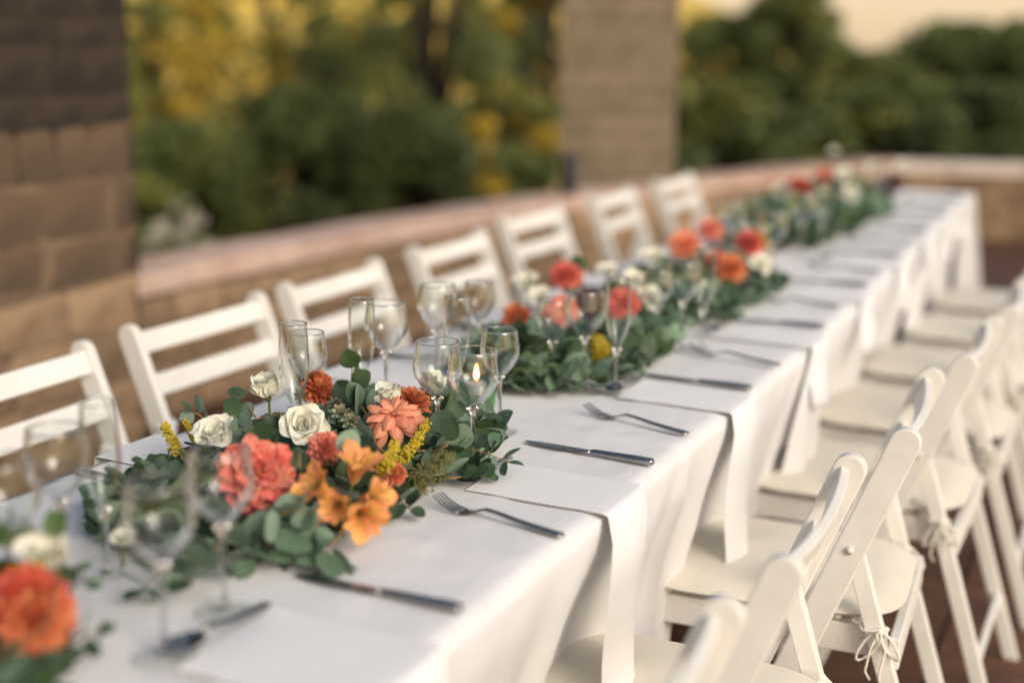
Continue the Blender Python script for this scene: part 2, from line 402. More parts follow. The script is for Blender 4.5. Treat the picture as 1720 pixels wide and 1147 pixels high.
# ---- trees
def leaf_cloud(mb, centers, n, size, rs, mi=0):
    for _ in range(n):
        c, r = centers[rs.randrange(len(centers))]
        while True:
            p = Vector((rs.uniform(-1, 1), rs.uniform(-1, 1), rs.uniform(-1, 1)))
            if .25 < p.length < 1: break
        p = Vector((c[0]+p.x*r, c[1]+p.y*r, c[2]+p.z*r*.8))
        a = Vector((rs.uniform(-1, 1), rs.uniform(-1, 1), rs.uniform(-.6, .6))).normalized(); b = a.orthogonal().normalized()
        b = Matrix.Rotation(rs.uniform(0, 6.28), 3, a) @ b
        s = size*rs.uniform(.6, 1.3)
        mb.add([p-a*s, p+b*s*.45, p+a*s, p-b*s*.45], [(0, 1, 2, 3)], mi)
def tree(name, label, cat, x, y, top, crown_r, base, mats, n=9000, clumps=30, leaf=.07, seed=1, spread=1.0, group=None, squash=.8, sparse=1.0):
    rs = random.Random(seed); gz = terr(x, y)-.1
    t = thing(name, label, cat, (x, y, gz), group)
    tr = MB(); H = top-gz; cz0 = base-gz
    lean = Vector((rs.uniform(-.06, .06), rs.uniform(-.06, .06), 0))
    pts = [Vector((0, 0, 0))+lean*h*H+Vector((0, 0, h*H*.85)) for h in (0, .15, .35, .6, .85, 1)]
    R = .035*H*.5+.03
    tube(tr, pts, [R*1.3, R, R*.8, R*.55, R*.35, R*.15], 8)
    cents = []
    for k in range(clumps):
        hz = rs.uniform(0, 1); zc = cz0+(H-cz0)*hz
        env = math.sqrt(max(.08, 1-(2*hz-.9)**2))*crown_r*spread
        a = rs.uniform(0, 6.28); rr = env*math.sqrt(rs.uniform(.1, 1))
        c = (math.cos(a)*rr, math.sin(a)*rr, zc); cr = crown_r*rs.uniform(.22, .38)*sparse
        c = (c[0], c[1], min(c[2], H-cr*.7)); cents.append((c, cr))
        if k % 2 == 0:
            zb = min(.8, max(.15, (zc/H)*.6)); st = lean*zb*H+Vector((0, 0, zb*H*.85))
            tube(tr, [st, st.lerp(Vector(c), .5)+Vector((0, 0, .1)), Vector(c)], [R*.35, R*.2, R*.08], 5)
    tr.obj('trunk', 'bark', t)
    for q, m in enumerate(mats):
        mb = MB(); sub = [c for i, c in enumerate(cents) if i % len(mats) == q]
        if sub: leaf_cloud(mb, sub, n//len(mats), leaf, rs); kind(mb.obj('crown' if q == 0 else 'foliage', m, t, smooth=False), 'stuff')
    return t
def polar(px, d):
    """ground spot below photo column px at camera depth d"""
    v = fw*d + rt*((px-860)/FPX*d); return CAMPOS.x+v.x, CAMPOS.y+v.y
def tz(py, d): return CAMPOS.z + (96-py)/FPX*d*1.02
def tr(name, label, cat, px, d, py_top, py_base, rpx, mats, **kw):
    x, y = polar(px, d)
    tree(name, label, cat, x, y, tz(py_top, d), rpx/FPX*d, tz(py_base, d), mats, **kw)
# shrubs just beyond the parapet (left opening)
SH = dict(clumps=60, n=10000, leaf=.055, sparse=1.0)
tr('shrub', 'dark green shrub beyond the parapet, next to the dark pillar', 'shrub', 330, 12, 215, 420, 130, ['tree_mid', 'tree_light', 'tree_mid'], seed=3, **SH)
tr('shrub', 'broad dark bush beyond the parapet behind the second wall-side chair', 'shrub', 520, 12.5, 160, 420, 140, ['tree_dark', 'tree_mid'], seed=4, **SH)
tr('shrub', 'blackish evergreen bush beyond the parapet, left of the sandy gap', 'shrub', 690, 12.0, 190, 420, 120, ['tree_dark', 'tree_dark', 'tree_mid'], seed=5, **SH)
tr('shrub', 'small yellow-green bush beyond the parapet beside the sunlit pillar', 'shrub', 890, 14, 270, 380, 60, ['tree_light', 'tree_mid'], seed=6, clumps=20, n=5000, leaf=.05)
tr('shrub', 'pale flowering shrub low behind the parapet near the dark pillar', 'shrub', 305, 8.4, 345, 430, 60, ['pale_blossom', 'tree_mid'], seed=8, clumps=14, n=3500, leaf=.03)
tr('tree', 'leafy green tree with golden sunlit edges beside the dark pillar', 'tree', 270, 19, -120, 300, 120, ['tree_gold', 'tree_light', 'tree_gold'], seed=12, clumps=40, n=3600, leaf=.08, sparse=.9)
tr('tree', 'open crowned tree with golden hillside showing through, left of middle', 'tree', 470, 21, -200, 260, 150, ['tree_gold', 'tree_light', 'tree_mid'], seed=13, clumps=46, n=3000, leaf=.08, sparse=.9)
tr('tree', 'thick trunked olive tree with dark branches before the golden hill', 'tree', 735, 18, -220, 260, 160, ['tree_dark', 'tree_mid', 'tree_light'], seed=21, clumps=60, n=7000, leaf=.07, sparse=.85)
tr('tree', 'slim dark tree behind the olive, close to the sunlit pillar', 'tree', 860, 23, -150, 150, 80, ['tree_mid', 'tree_gold', 'tree_dark'], seed=15, clumps=26, n=6000, leaf=.08, sparse=.9)
tr('tree', 'round green tree seen between two yellow patches of hillside', 'tree', 610, 24, 60, 330, 130, ['tree_dark', 'tree_mid', 'tree_light'], seed=16, clumps=50, n=11000, leaf=.08)
# right opening
TR = dict(clumps=70, n=13000, leaf=.085, sparse=1.0)
tr('tree', 'tall green tree just right of the sunlit pillar', 'tree', 1190, 24, 40, 330, 110, ['tree_mid', 'tree_light', 'tree_mid'], seed=31, **TR)
tr('tree', 'rounded dark tree that rises highest beside the sky gap', 'tree', 1305, 23, -15, 330, 100, ['tree_mid', 'tree_light', 'tree_mid'], seed=32, **TR)
tr('tree', 'low green tree under the golden notch of sky', 'tree', 1430, 22, 95, 330, 120, ['tree_mid', 'tree_light', 'tree_mid'], seed=33, **TR)
tr('tree', 'wide domed tree below the peach sky', 'tree', 1570, 25, 48, 330, 125, ['tree_mid', 'tree_light', 'tree_mid'], seed=34, **TR)
tr('tree', 'very dark tree at the far end of the terrace, beyond the pale coping', 'tree', 1715, 22, 20, 330, 115, ['tree_dark', 'tree_dark', 'tree_mid'], seed=35, **TR)
tr('shrub', 'olive green bush behind the end parapet, above the farthest flowers', 'shrub', 1410, 17, 150, 330, 120, ['tree_mid', 'tree_light', 'tree_dark'], seed=36, **TR)
tr('shrub', 'dense bush behind the parapet, right beside the sunlit pillar', 'shrub', 1210, 16, 140, 330, 120, ['tree_mid', 'tree_light', 'tree_dark'], seed=37, **TR)
tr('shrub', 'shadowed bush behind the pale coping of the end parapet', 'shrub', 1620, 16.5, 145, 330, 140, ['tree_dark', 'tree_mid', 'tree_dark'], seed=38, **TR)

tr('shrub', 'sunlit golden-green bush filling the gap left of the middle pillar', 'shrub', 840, 17, 150, 360, 90, ['tree_gold', 'tree_mid', 'tree_light'], seed=51, clumps=34, n=3600, leaf=.08, sparse=1.0)
tr('tree', 'thin yellow-leaved tree just left of the middle pillar', 'tree', 905, 20, -120, 300, 80, ['tree_gold', 'tree_light', 'tree_mid'], seed=52, clumps=34, n=4200, leaf=.09, sparse=1.0)
for k_, (px_, d_, yt_, rp_, lb_) in enumerate(((250, 48, 30, 60, 'small hillside tree above the pale flowering shrub'), (350, 60, -10, 55, 'round hillside tree high up, right of the dark pillar'), (545, 55, 40, 60, 'hillside tree between the two yellow patches'),
                                   (655, 62, 10, 50, 'hillside tree beside the olive trunk'), (800, 52, 60, 50, 'hillside tree low in the gap beside the middle pillar'), (905, 58, 20, 45, 'hillside tree touching the edge of the middle pillar'))):
    tr('tree', lb_, 'tree', px_, d_, yt_, yt_+130, rp_, ['tree_mid', 'tree_light'], seed=60+k_, clumps=22, n=1800, leaf=.22, sparse=1.0)
tr('tree', 'smaller green tree filling in left of the sky notch', 'tree', 1345, 26, 30, 330, 70, ['tree_mid', 'tree_light'], seed=44, **TR)
# ---- black lamp on the coping by the pillar
q_ = at(955, 326, WH-TZ); p = (q_.x, q_.y)
t = thing('wall_lamp', 'small black upright lamp standing on the coping against the sunlit pillar', 'lamp', (p[0], p[1], WH))
mb = MB(); lathe(mb, [(0, 0), (.05, 0), (.05, .012), (.035, .02), (.035, .03), (.0, .03)], 16); mb.obj('base', 'black_metal', t)
mb = MB(); lathe(mb, [(0, .03), (.042, .03), (.045, .04), (.045, .19), (.042, .198), (0, .198)], 16); mb.obj('body', 'black_metal', t)
mb = MB(); lathe(mb, [(0, .198), (.054, .198), (.054, .206), (.03, .225), (0, .228)], 16); mb.obj('cap', 'black_metal', t)

# ================================================================== TABLE + CLOTHS
XL, XR = -1.42, -.640
YS = [(-.7, 2.86), (2.80, 4.62), (4.56, 6.34)]
def xr(y): return XR - .028*max(0, (y-3.0))
def xl(y): return XL + 0.0*y
clabels = ['white tablecloth covering the near part of the long table, carrying the sharp white rose garland',
           'white tablecloth in the middle of the long table, its corner folded over the one before',
           'white tablecloth over the far end of the long table by the end parapet']
for ci, (ya, yb) in enumerate(YS):
    lift = .0045*ci if ci else 0
    lift = [0, .0045, .009][ci]
    t = thing('banquet_table', ['folding table under the near tablecloth', 'folding table under the middle tablecloth', 'folding table under the far end tablecloth'][ci], 'table', ((XL+XR)/2, (ya+yb)/2, 0))
    mb = MB(); box(mb, (-.03*ci*.9, 0, TZ-.028), (XR-XL-.05-.05*ci, yb-ya-.16, .030)); mb.obj('tabletop', 'table_wood', t, smooth=False)
    for sx in (-1, 1):
        for sy in (-1, 1):
            mb = MB(); tube(mb, [(sx*.26, sy*((yb-ya)/2-.25), 0), (sx*.26, sy*((yb-ya)/2-.25), TZ-.043)], .014, 8); mb.obj('leg', 'black_metal', t)
    ny = int((yb-ya)/.022); 
    hang = .44
    # cross section parameter: left hang | top | right hang
    secs = [('L', 1-i/16) for i in range(16)]+[('T', i/30) for i in range(31)]+[('R', (i+1)/22) for i in range(22)]
    mb = MB(); v = []
    for j in range(ny+1):
        y = ya+(yb-ya)*j/ny
        for s, k in secs:
            XRy, XLy = xr(y), xl(y)
            wr = .0016*noise.noise(Vector((y*3.1, k*5+3, ci*7)))+.0009*noise.noise(Vector((y*11, k*9, 1)))
            wr += .0042*(abs(noise.noise(Vector((y*4.3+ci*9, k*3.2, 2.7))))**.7-.3)+.0013*(abs(noise.noise(Vector((y*9+k*6, k*8-y*3, 7.7))))-.2)
            if s == 'T':
                x = XLy+(XRy-XLy)*k; z = wr+.0012*math.exp(-((k-.5)/.02)**2)
                z += .0030*math.exp(-((y-2.0)/.007)**2)+.0022*math.exp(-((y-1.42)/.010)**2)+.0022*math.exp(-((y-3.55)/.010)**2)+.0022*math.exp(-((k-.80)/.012)**2)
                z -= .006*max(0, (k-.975)/.025)**2+.006*max(0, (.025-k)/.025)**2
            else:
                sg = 1 if s == 'R' else -1
                h = k*hang*(1+.03*math.sin(y*2.3+ci))
                ph = y*2*PI/.30
                fold = (.010*math.sin(ph+1.3*noise.noise(Vector((y*1.5, 0, ci*3))))+.022*noise.noise(Vector((y*5.2, h*1.5, ci)))+.006*math.sin(y*41+2*h))*min(1, k*2.2)+.020*math.exp(-((y-2.0)/.02)**2)*min(1, k*5)
                inw = -.125*(1-math.exp(-(h/.22)**1.6)) if s == 'R' else -.02*k
                # between chairs the cloth swings out
                c = math.cos((y-1.69)*2*PI/.592)
                if s == 'R': inw *= (.80+.20*c)
                x = (XRy if s == 'R' else XLy)+sg*(inw+fold+.003*math.sin(k*PI/2))
                z = -.006-h+.0*c
            # far / near end flare handled by end flap
            v.append((x, y, TZ+.0015+lift+z))
    ns = len(secs)
    f = [(j*ns+i, j*ns+i+1, (j+1)*ns+i+1, (j+1)*ns+i) for j in range(ny) for i in range(ns-1)]
    mb.add(v, f)
    # end flaps
    for end in ((0,) if ci == 0 else (1,) if ci == 2 else ()):
        yy = ya if end == 0 else yb; sg = -1 if end == 0 else 1
        def fl(a, b, yy=yy, sg=sg):
            h = b*hang
            x = xl(yy)+(xr(yy)-xl(yy))*a; x += (a-.5)*.10*b
            y = yy+sg*(.004+.05*b+.02*b*math.sin(a*14)); return (x, y, TZ+.0015+lift-.0005-h-.012*0)
        grid(mb, fl, 24, 14)
    o = mb.obj('tablecloth', 'cloth'); tag(o, clabels[ci], 'tablecloth', 'white tablecloths along the long table')
# the loose corner of the middle cloth: a folded flap hanging at the joint
def flap(label, y0, y1, drop, out):
    mb = MB()
    def fn(a, b):
        y = y0+(y1-y0)*a; x0 = xr(y)+.012
        x = x0+out*math.sin(a*PI)*b+.016*b*math.sin(a*9)-.045*b; z = -drop*b*(1-.16*abs(a-.45))
        return (x, y-.03*b*(1-a), TZ+.006+z-.004*(1-b))
    grid(mb, fn, 14, 18)
    o = mb.obj('corner_flap', 'cloth'); return o
for (lab, y0, y1, dr, ci) in (('', 2.80, 2.99, .30, 1), ('', 4.56, 4.76, .30, 2)):
    o = flap(lab, y0, y1, dr, .035)
    par = [q for q in bpy.data.objects if q.name.startswith('tablecloth')][ci]; o.parent = par

# ================================================================== CHAIRS
def chair_proto(label):
    t = thing('folding_chair', label, 'chair', (0, 0, 0))
    sl = .39           # post slope forward per metre down
    topz, wx = .795, .222
    th = math.atan(sl); c, s = math.cos(th), math.sin(th)
    L = topz/c
    def P(u, w):       # u down the post from its top, w across its depth (forward +)
        return (u*s+w*c, topz-u*c+w*s)
    for sx in (-1, 1):
        hw = .0245; arc = [P(hw-hw*math.cos(a), hw*math.sin(a)) for a in [(-PI/2)+PI*k/10 for k in range(11)]]
        # rounded top, straight board, cut level at the floor
        poly = arc+[(topz*sl+hw/c, 0.0), (topz*sl-hw/c, 0.0)]
        mb = MB(); prism(mb, poly, sx*wx-.0100, sx*wx+.0100); o = mb.obj('back_post', 'paint', t, smooth=False); bevel(o, .003)
        # rear leg
        mb = MB(); bz, by = .585, P((topz-.585)/c, 0)[0]
        d = Vector((0, -.10-by, -bz)).normalized(); n_ = Vector((0, -d.z, d.y))
        a = Vector((0, by, bz)); e = Vector((0, -.10, .0)); hw2 = .0155
        poly = [(a+n_*hw2-d*.01)[1:], (a-n_*hw2-d*.01)[1:], (e.y-hw2*1.03, 0), (e.y+hw2*1.03, 0)]
        xx = sx*(wx-.024)
        prism(mb, [tuple(q) for q in poly], xx-.010, xx+.010); o = mb.obj('rear_leg', 'paint', t, smooth=False); bevel(o, .0025)
        mb = MB(); tube(mb, [(sx*(wx+.0115), by, bz), (sx*(wx+.0145), by, bz)], .007, 10); mb.obj('bolt', 'paint', t)
    # back slats (bowed backwards)
    for u0_, hh in ((.022, .047), (.117, .047)):
        mb = MB()
        for side in (0, 1): pass
        n = 12; v = []; f = []
        for i in range(n+1):
            x = -wx+.0100+(2*wx-.020)*i/n; bow = .016*(1-(2*i/n-1)**2)
            for (uu, ww) in ((u0_, .014), (u0_, -.001), (u0_+hh, -.001), (u0_+hh, .014)):
                y, z = P(uu, ww-bow); v.append((x, y, z))
        for i in range(n):
            for k in range(4): f.append((i*4+k, i*4+(k+1) % 4, (i+1)*4+(k+1) % 4, (i+1)*4+k))
        f += [(3, 2, 1, 0), tuple(n*4+k for k in range(4))]
        mb.add(v, f); o = mb.obj('back_slat', 'paint', t, smooth=False); bevel(o, .0025)
    # seat frame
    zs = .425
    for sx in (-1, 1):
        mb = MB(); box(mb, (sx*.176, .238, zs-.013), (.018, .44, .052)); o = mb.obj('seat_rail', 'paint', t, smooth=False); bevel(o, .003)
    mb = MB(); box(mb, (0, .004, zs-.020), (.405, .018, .055)); o = mb.obj('seat_rail', 'paint', t, smooth=False); bevel(o, .003)
    mb = MB(); box(mb, (0, .450, zs-.018), (.392, .020, .042)); o = mb.obj('seat_rail', 'paint', t, smooth=False); bevel(o, .003)
    for k in range(7):
        mb = MB(); box(mb, (0, .075+k*.058, zs+.008), (.332, .046, .010)); o = mb.obj('seat_slat', 'paint', t, smooth=False); bevel(o, .002, 1)
    # stretchers
    def rear_at(z):
        by = P((topz-.585)/c, 0)[0]; return by+(-.10-by)*(.585-z)/.585
    mb = MB(); box(mb, (0, rear_at(.14), .14), (.376, .016, .034), Matrix.Rotation(.2, 3, 'X')); o = mb.obj('stretcher', 'paint', t, smooth=False); bevel(o, .003)
    mb = MB(); box(mb, (0, (topz-.17)*sl, .17), (.421, .016, .034), Matrix.Rotation(.35, 3, 'X')); o = mb.obj('stretcher', 'paint', t, smooth=False); bevel(o, .003)
    # cushion
    mb = MB()
    def cu(a, b, top):
        x = (a-.5)*2; y = (b-.5)*2
        k = .86 if True else 1
        # rounded square mapping
        e = 5; r = max(1e-6, (abs(x)**e+abs(y)**e)**(1/e)); m = max(abs(x), abs(y)); sc_ = m/r if r else 1
        X, Y = x*sc_, y*sc_
        edge = max(abs(x), abs(y)); hgt = .018*(max(0, 1-edge**7))**.5+.002*noise.noise(Vector((x*2, y*2, top)))
        taper = 1-.08*max(0, -Y)
        return (X*.205*taper, (.234+Y*.236), zs+.013+.019+(hgt if top else -hgt)*(1 if top else 1)-.0045*(X*X+Y*Y)*0)
    grid(mb, lambda a, b: cu(a, b, 1), 16, 16); grid(mb, lambda a, b: cu(1-a, b, 0), 16, 16)
    mb.obj('cushion', 'cushion', t)
    # cords tied round the rear legs
    for sx in (-1, 1):
        mb = MB(); ly = rear_at(.445); C = Vector((sx*(wx-.024), ly, .445))
        ring = [C+Vector((.016*math.cos(a), .023*math.sin(a), .004*math.sin(2*a))) for a in [k*2*PI/14 for k in range(14)]]
        tube(mb, ring, .0024, 6, closed=True)
        tube(mb, [C+Vector((0, .02, 0)), C+Vector((0, .035, .005)), Vector((sx*.165, .06, zs+.03))], .0024, 6)
        K = C+Vector((sx*.016, -.010, 0)); blob(mb, K, .006)
        for q, (dy, dz, r) in enumerate(((-.03, -.045, 1), (.03, -.055, -1))):
            loop = [K+Vector((sx*.004*math.sin(a*2), dy*math.sin(a/2)**2+.012*r*math.sin(a), dz*math.sin(a/2)**2)) for a in [k*2*PI/14 for k in range(15)]]
            tube(mb, loop, .0021, 6)
        tube(mb, [K, K+Vector((sx*.005, -.012, -.03)), K+Vector((sx*.003, -.004, -.075)), K+Vector((sx*.004, -.012, -.11))], .0021, 6)
        tube(mb, [K, K+Vector((sx*.004, .012, -.03)), K+Vector((sx*.006, .018, -.07)), K+Vector((sx*.003, .010, -.085))], .0021, 6)
        mb.obj('cushion_tie', 'cord', t)
    return t
ch0 = chair_proto('x')
def dup(root):
    r = root.copy(); COL.objects.link(r)
    for chd in list(root.children):
        c = chd.copy(); COL.objects.link(c); c.parent = r
        for g_ in chd.children:
            d = g_.copy(); COL.objects.link(d); d.parent = c
    return r
ordn = ['first', 'second', 'third', 'fourth', 'fifth', 'sixth', 'seventh', 'eighth', 'ninth', 'tenth']
right = [(.87, 1.333, -.372, -.387), (1.462, 1.927, -.349, -.378), (2.097, 2.545, -.313, -.363), (2.652, 3.171, -.310, -.311), (3.262, 3.74, -.285, -.30),
         (3.86, 4.32, -.28, -.30), (4.45, 4.91, -.27, -.28), (5.05, 5.51, -.26, -.27)]
rl = ['white folding chair nearest the camera on the open-floor side, its seat half cut off',
      'white folding chair whose seat catches the shorter hanging napkin, second on the open-floor side',
      'white folding chair with the sharpest wide back post, third on the open-floor side',
      'white folding chair with its cushion bow hanging in clear view, fourth on the open-floor side',
      'white folding chair whose legs stand far out on the tiles, fifth on the open-floor side',
      'blurred white folding chair on the open-floor side, sixth from the camera end',
      'blurred white folding chair on the open-floor side, seventh from the camera end',
      'last white folding chair on the open-floor side, beside the far end of the table']
first = True
for i, (a, b, xa, xb) in enumerate(right):
    o = ch0 if first else dup(ch0); first = False
    cy = (a+b)/2; cx = (xa+xb)/2+.017
    ang = math.atan2(-(xb-xa), (b-a))*.6
    o.matrix_basis = Matrix.Translation((cx, cy, .0055)) @ Matrix.Rotation(PI/2+ang, 4, 'Z')
    o['label'] = rl[i]; o['group'] = 'white folding chairs on the open-floor side of the table'
left = [(1.52, 1.985, -1.89), (2.134, 2.585, -1.92), (2.70, 3.19, -1.945), (3.41, 3.88, -1.975), (4.18, 4.68, -2.06), (5.0, 5.46, -2.06), (5.78, 6.25, -2.06)]
ll = ['white folding chair cut off by the photo edge, behind the near wine glasses',
      'white folding chair on the wall side directly behind the garland of sharp white roses',
      'white folding chair on the wall side behind the clustered glasses, third from the camera',
      'white folding chair on the wall side, fourth from the camera, behind the candle glasses',
      'white folding chair on the wall side just below the black lamp',
      'blurred white folding chair on the wall side in front of the sunlit pillar',
      'farthest white folding chair on the wall side, right of the sunlit pillar']
for i, (a, b, x) in enumerate(left):
    o = dup(ch0); o.matrix_basis = Matrix.Translation((x, (a+b)/2, .0055)) @ Matrix.Rotation(-PI/2+U(-.04, .04), 4, 'Z')
    o['label'] = ll[i]; o['group'] = 'white folding chairs on the wall side of the table'

# ================================================================== NAPKINS, CUTLERY
def napkin(xa, y, w, side, drop, label, grp, k=0):
    """folded strip: lies on the table from xa to the edge and hangs over it"""
    edge = xr(y) if side > 0 else xl(y); sg = side
    top = []; 
    n1 = 10
    for i in range(n1+1): top.append((xa+(edge+sg*.004-xa)*(i/n1 if i != 1 else .008), .0035))
    for a in (25, 50, 75): 
        r_ = .008; top.append((edge+sg*(.004+r_*math.sin(math.radians(a))), .0035-r_*(1-math.cos(math.radians(a)))))
    n2 = 10
    for i in range(1, n2+1): top.append((edge+sg*(.013+.006*math.sin(i*.5+k)), -.006-drop*i/n2))
    mb = MB(); m = len(top); rs = random.Random(k*13+5); sk = rs.uniform(-.02, .02); sl_ = rs.uniform(-.035, .035)
    wv = 8; v = []
    TH = .0016
    for lay in (0, 1):
        for i, (x, z) in enumerate(top):
            # normal of the strip
            a = Vector(top[max(i-1, 0)]); b = Vector(top[min(i+1, m-1)]); d = (b-a).normalized(); nn = Vector((-d.y*sg, d.x*sg))
            hangf = max(0, (i-n1)/(m-n1))
            for j in range(wv+1):
                u = (-.5, -.494, -.38, -.2, 0, .2, .38, .494, .5)[j]
                yy = y+u*w*(1-.10*hangf)+sk*(i/m)+.004*noise.noise(Vector((i*.3, k, 0)))
                edgef = 1-abs(2*u)**3
                hgt = TH*(lay)*(.5+.5*edgef)+.0016*abs(noise.noise(Vector((i*.45, u*3+i*.1, k))))
                bulge = .019*hangf*math.cos(u*PI)+.004*hangf*math.sin(u*9+k)
                v.append((x+nn.x*(hgt+bulge), yy, TZ+.0026+z+nn.y*(hgt)-.012*hangf**4*math.cos(u*PI)+sl_*u*hangf**2))
    ww = wv+1; f = []
    for i in range(m-1):
        for j in range(wv):
            q = (i*ww+j, i*ww+j+1, (i+1)*ww+j+1, (i+1)*ww+j); f.append(q); f.append(tuple(reversed([x_+m*ww for x_ in q])))
        for j in (0, wv): f.append((i*ww+j, (i+1)*ww+j, m*ww+(i+1)*ww+j, m*ww+i*ww+j))
    for i in (0, m-1):
        for j in range(wv): f.append((i*ww+j, i*ww+j+1, m*ww+i*ww+j+1, m*ww+i*ww+j))
    mb.add(v, f); o = mb.obj('napkin', 'napkin'); return tag(o, label, 'napkin', grp)

def sweep(mb, st, mi=0):
    """st: (x, half width, z centre, half thickness) -> bevelled bar along x"""
    v = []; f = []
    for x, w, z, h in st:
        for (a, b) in ((-1, -.3), (-.6, -1), (.6, -1), (1, -.3), (.7, 1), (-.7, 1)): v.append((x, a*w, z+b*h))
    n = 6
    for i in range(len(st)-1):
        for k in range(n): f.append((i*n+k, (i+1)*n+k, (i+1)*n+(k+1) % n, i*n+(k+1) % n))
    f += [tuple(range(n)), tuple(reversed([(len(st)-1)*n+k for k in range(n)]))]
    mb.add(v, f)
def fork_proto():
    t = thing('fork', 'x', 'fork')
    mb = MB(); sweep(mb, [(0, .0060, .0045, .0020), (-.004, .0078, .0045, .0026), (-.03, .0070, .0055, .0026), (-.07, .0048, .0085, .0024), (-.105, .0034, .0125, .0022),
                          (-.125, .0034, .0135, .0020), (-.137, .0060, .0095, .0016), (-.147, .0108, .0050, .0013), (-.160, .0122, .0028, .0011), (-.166, .0122, .0027, .0010)])
    mb.obj('handle', 'steel', t)
    for k in range(4):
        y = (k-1.5)*.0066; mb = MB()
        sweep(mb, [(-.164, .0021, .0028, .0010), (-.178, .0019, .0045, .0009), (-.193, .0017, .0095, .0008), (-.206, .0013, .0165, .0007), (-.210, .0004, .0190, .0004)])
        for i in range(len(mb.v)): mb.v[i] = (mb.v[i][0], mb.v[i][1]+y*(1-.06*0), mb.v[i][2])
        mb.obj('tine', 'steel', t)
    return t
def knife_proto():
    t = thing('knife', 'x', 'knife')
    mb = MB(); sweep(mb, [(0, .0060, .0055, .0040), (-.003, .0084, .0055, .0048), (-.03, .0080, .0055, .0048), (-.07, .0066, .0052, .0042), (-.103, .0056, .0050, .0038), (-.106, .0050, .0050, .0034)])
    mb.obj('handle', 'steel', t)
    mb = MB(); sweep(mb, [(-.1065, .0046, .0048, .0026), (-.112, .0075, .0045, .0018), (-.122, .0098, .0042, .0013), (-.17, .0100, .0040, .0010), (-.20, .0090, .0040, .0009), (-.217, .0060, .0040, .0008), (-.226, .0012, .0040, .0006)])
    mb.obj('blade', 'steel', t)
    return t
def spoon_proto():
    t = thing('dessert_spoon', 'x', 'spoon')
    mb = MB(); sweep(mb, [(0, .0055, .0040, .0018), (-.004, .0068, .0042, .0022), (-.03, .0060, .0050, .0022), (-.06, .0044, .0080, .0020), (-.09, .0030, .0125, .0018), (-.108, .0034, .0130, .0016)])
    mb.obj('handle', 'steel', t)
    mb = MB()
    def bw(a, b, o):
        x = -.106-.052*b; w = .0165*math.sqrt(max(0, 1-(2*b-1)**2))*(1+.12*(b-.5))+.0015*(1-b); u = 2*a-1
        z = .0115-.0055*(1-abs(2*b-1)**2)*(1-u*u)-.002*b*0; return (x, u*w, z+o)
    grid(mb, lambda a, b: bw(a, b, .0), 8, 10); grid(mb, lambda a, b: bw(1-a, b, -.0012), 8, 10)
    mb.obj('bowl', 'steel', t)
    return t
FK, KV, SP = fork_proto(), knife_proto(), spoon_proto(); used = {}
def put(proto, x, y, ang, label, grp, z=0):
    k = proto.name
    if k in used: o = dup(proto)
    else: o = proto; used[k] = 1
    o.matrix_basis = Matrix.Translation((x, y, TZ+.004+z)) @ Matrix.Rotation(ang, 4, 'Z')
    o['label'] = label; o['group'] = grp; return o
K0, PT = 1.264, .592
XE = -.659
def liftY(y): return 0 if y < 2.8 else (.0045 if y < 4.57 else .009)
rlabel = ['at the near end', 'opposite the sharp white roses', 'with the clear curved fork beyond it', 'beside the yellow goldenrod tuft', 'alongside the coral dahlias', 'near the salmon dahlias', 'well down the table', 'near the farthest flowers', 'at the far end']
knw = [(775, 1030, 503, 970), (1097, 782, 870, 742), (1262, 656, 1075, 630), (1385, 555, 1225, 540)]
fkw = [None, (945, 905, 722, 838), (1155, 732, 970, 684), (1310, 620, 1165, 590)]
for k in range(9):
    yk = K0+PT*k; z = liftY(yk); o_ = ordn[k]
    x0 = XE-.028*max(0, yk-3.0)
    xa, ya = x0, yk; ang = 0
    if k < 4:
        a = at(*knw[k][:2], .004); b = at(*knw[k][2:], .004); xa, ya = a.x, a.y; ang = math.atan2(a.y-b.y, a.x-b.x)
    put(KV, xa, ya, ang if k < 4 else U(-.05, .05), f'steel dinner knife on the open-floor side, {o_} from the camera end', 'dinner knives on the open-floor side', z)
    xa, ya, ang = x0, yk-.348, U(-.05, .05)
    if k < 4 and fkw[k]:
        a = at(*fkw[k][:2], .004); b = at(*fkw[k][2:], .012); xa, ya = a.x, a.y; ang = math.atan2(a.y-b.y, a.x-b.x)
    if k > 0: put(FK, xa, ya, ang, f'steel dinner fork on the open-floor side, {ordn[k-1]} from the camera end', 'dinner forks on the open-floor side', z)
    # napkin between fork and knife
    yn = yk-.155
    if k == 0: yn = yk-.19
    napkin(x0-.190, yn, .145 if k else .17, 1, .30 if k < 3 else .12, f'white folded napkin hanging over the open-floor edge, {o_} from the camera end', 'folded napkins on the open-floor side', k)
    sp_ = put(SP, x0-.196, yn+.085, PI/2+U(-.08, .08), f'small steel dessert spoon above the {o_} napkin of the open-floor side', 'dessert spoons on the open-floor side', z+.004)
for k in range(9):
    yk = 1.55+.60*k; z = liftY(yk)
    put(KV, XL+.03, yk-.12, PI+U(-.05, .05), f'steel dinner knife on the wall side, {ordn[k]} from the camera end', 'dinner knives on the wall side', z) if k < 8 else None
    put(FK, XL+.03, yk+.16, PI+U(-.05, .05), f'steel dinner fork on the wall side, {ordn[k]} from the camera end', 'dinner forks on the wall side', z) if k < 8 else None
    if k < 8: napkin(XL+.22, yk+.02, .14, -1, .26, f'white folded napkin on the wall side, {ordn[k]} from the camera end', 'folded napkins on the wall side', 40+k)

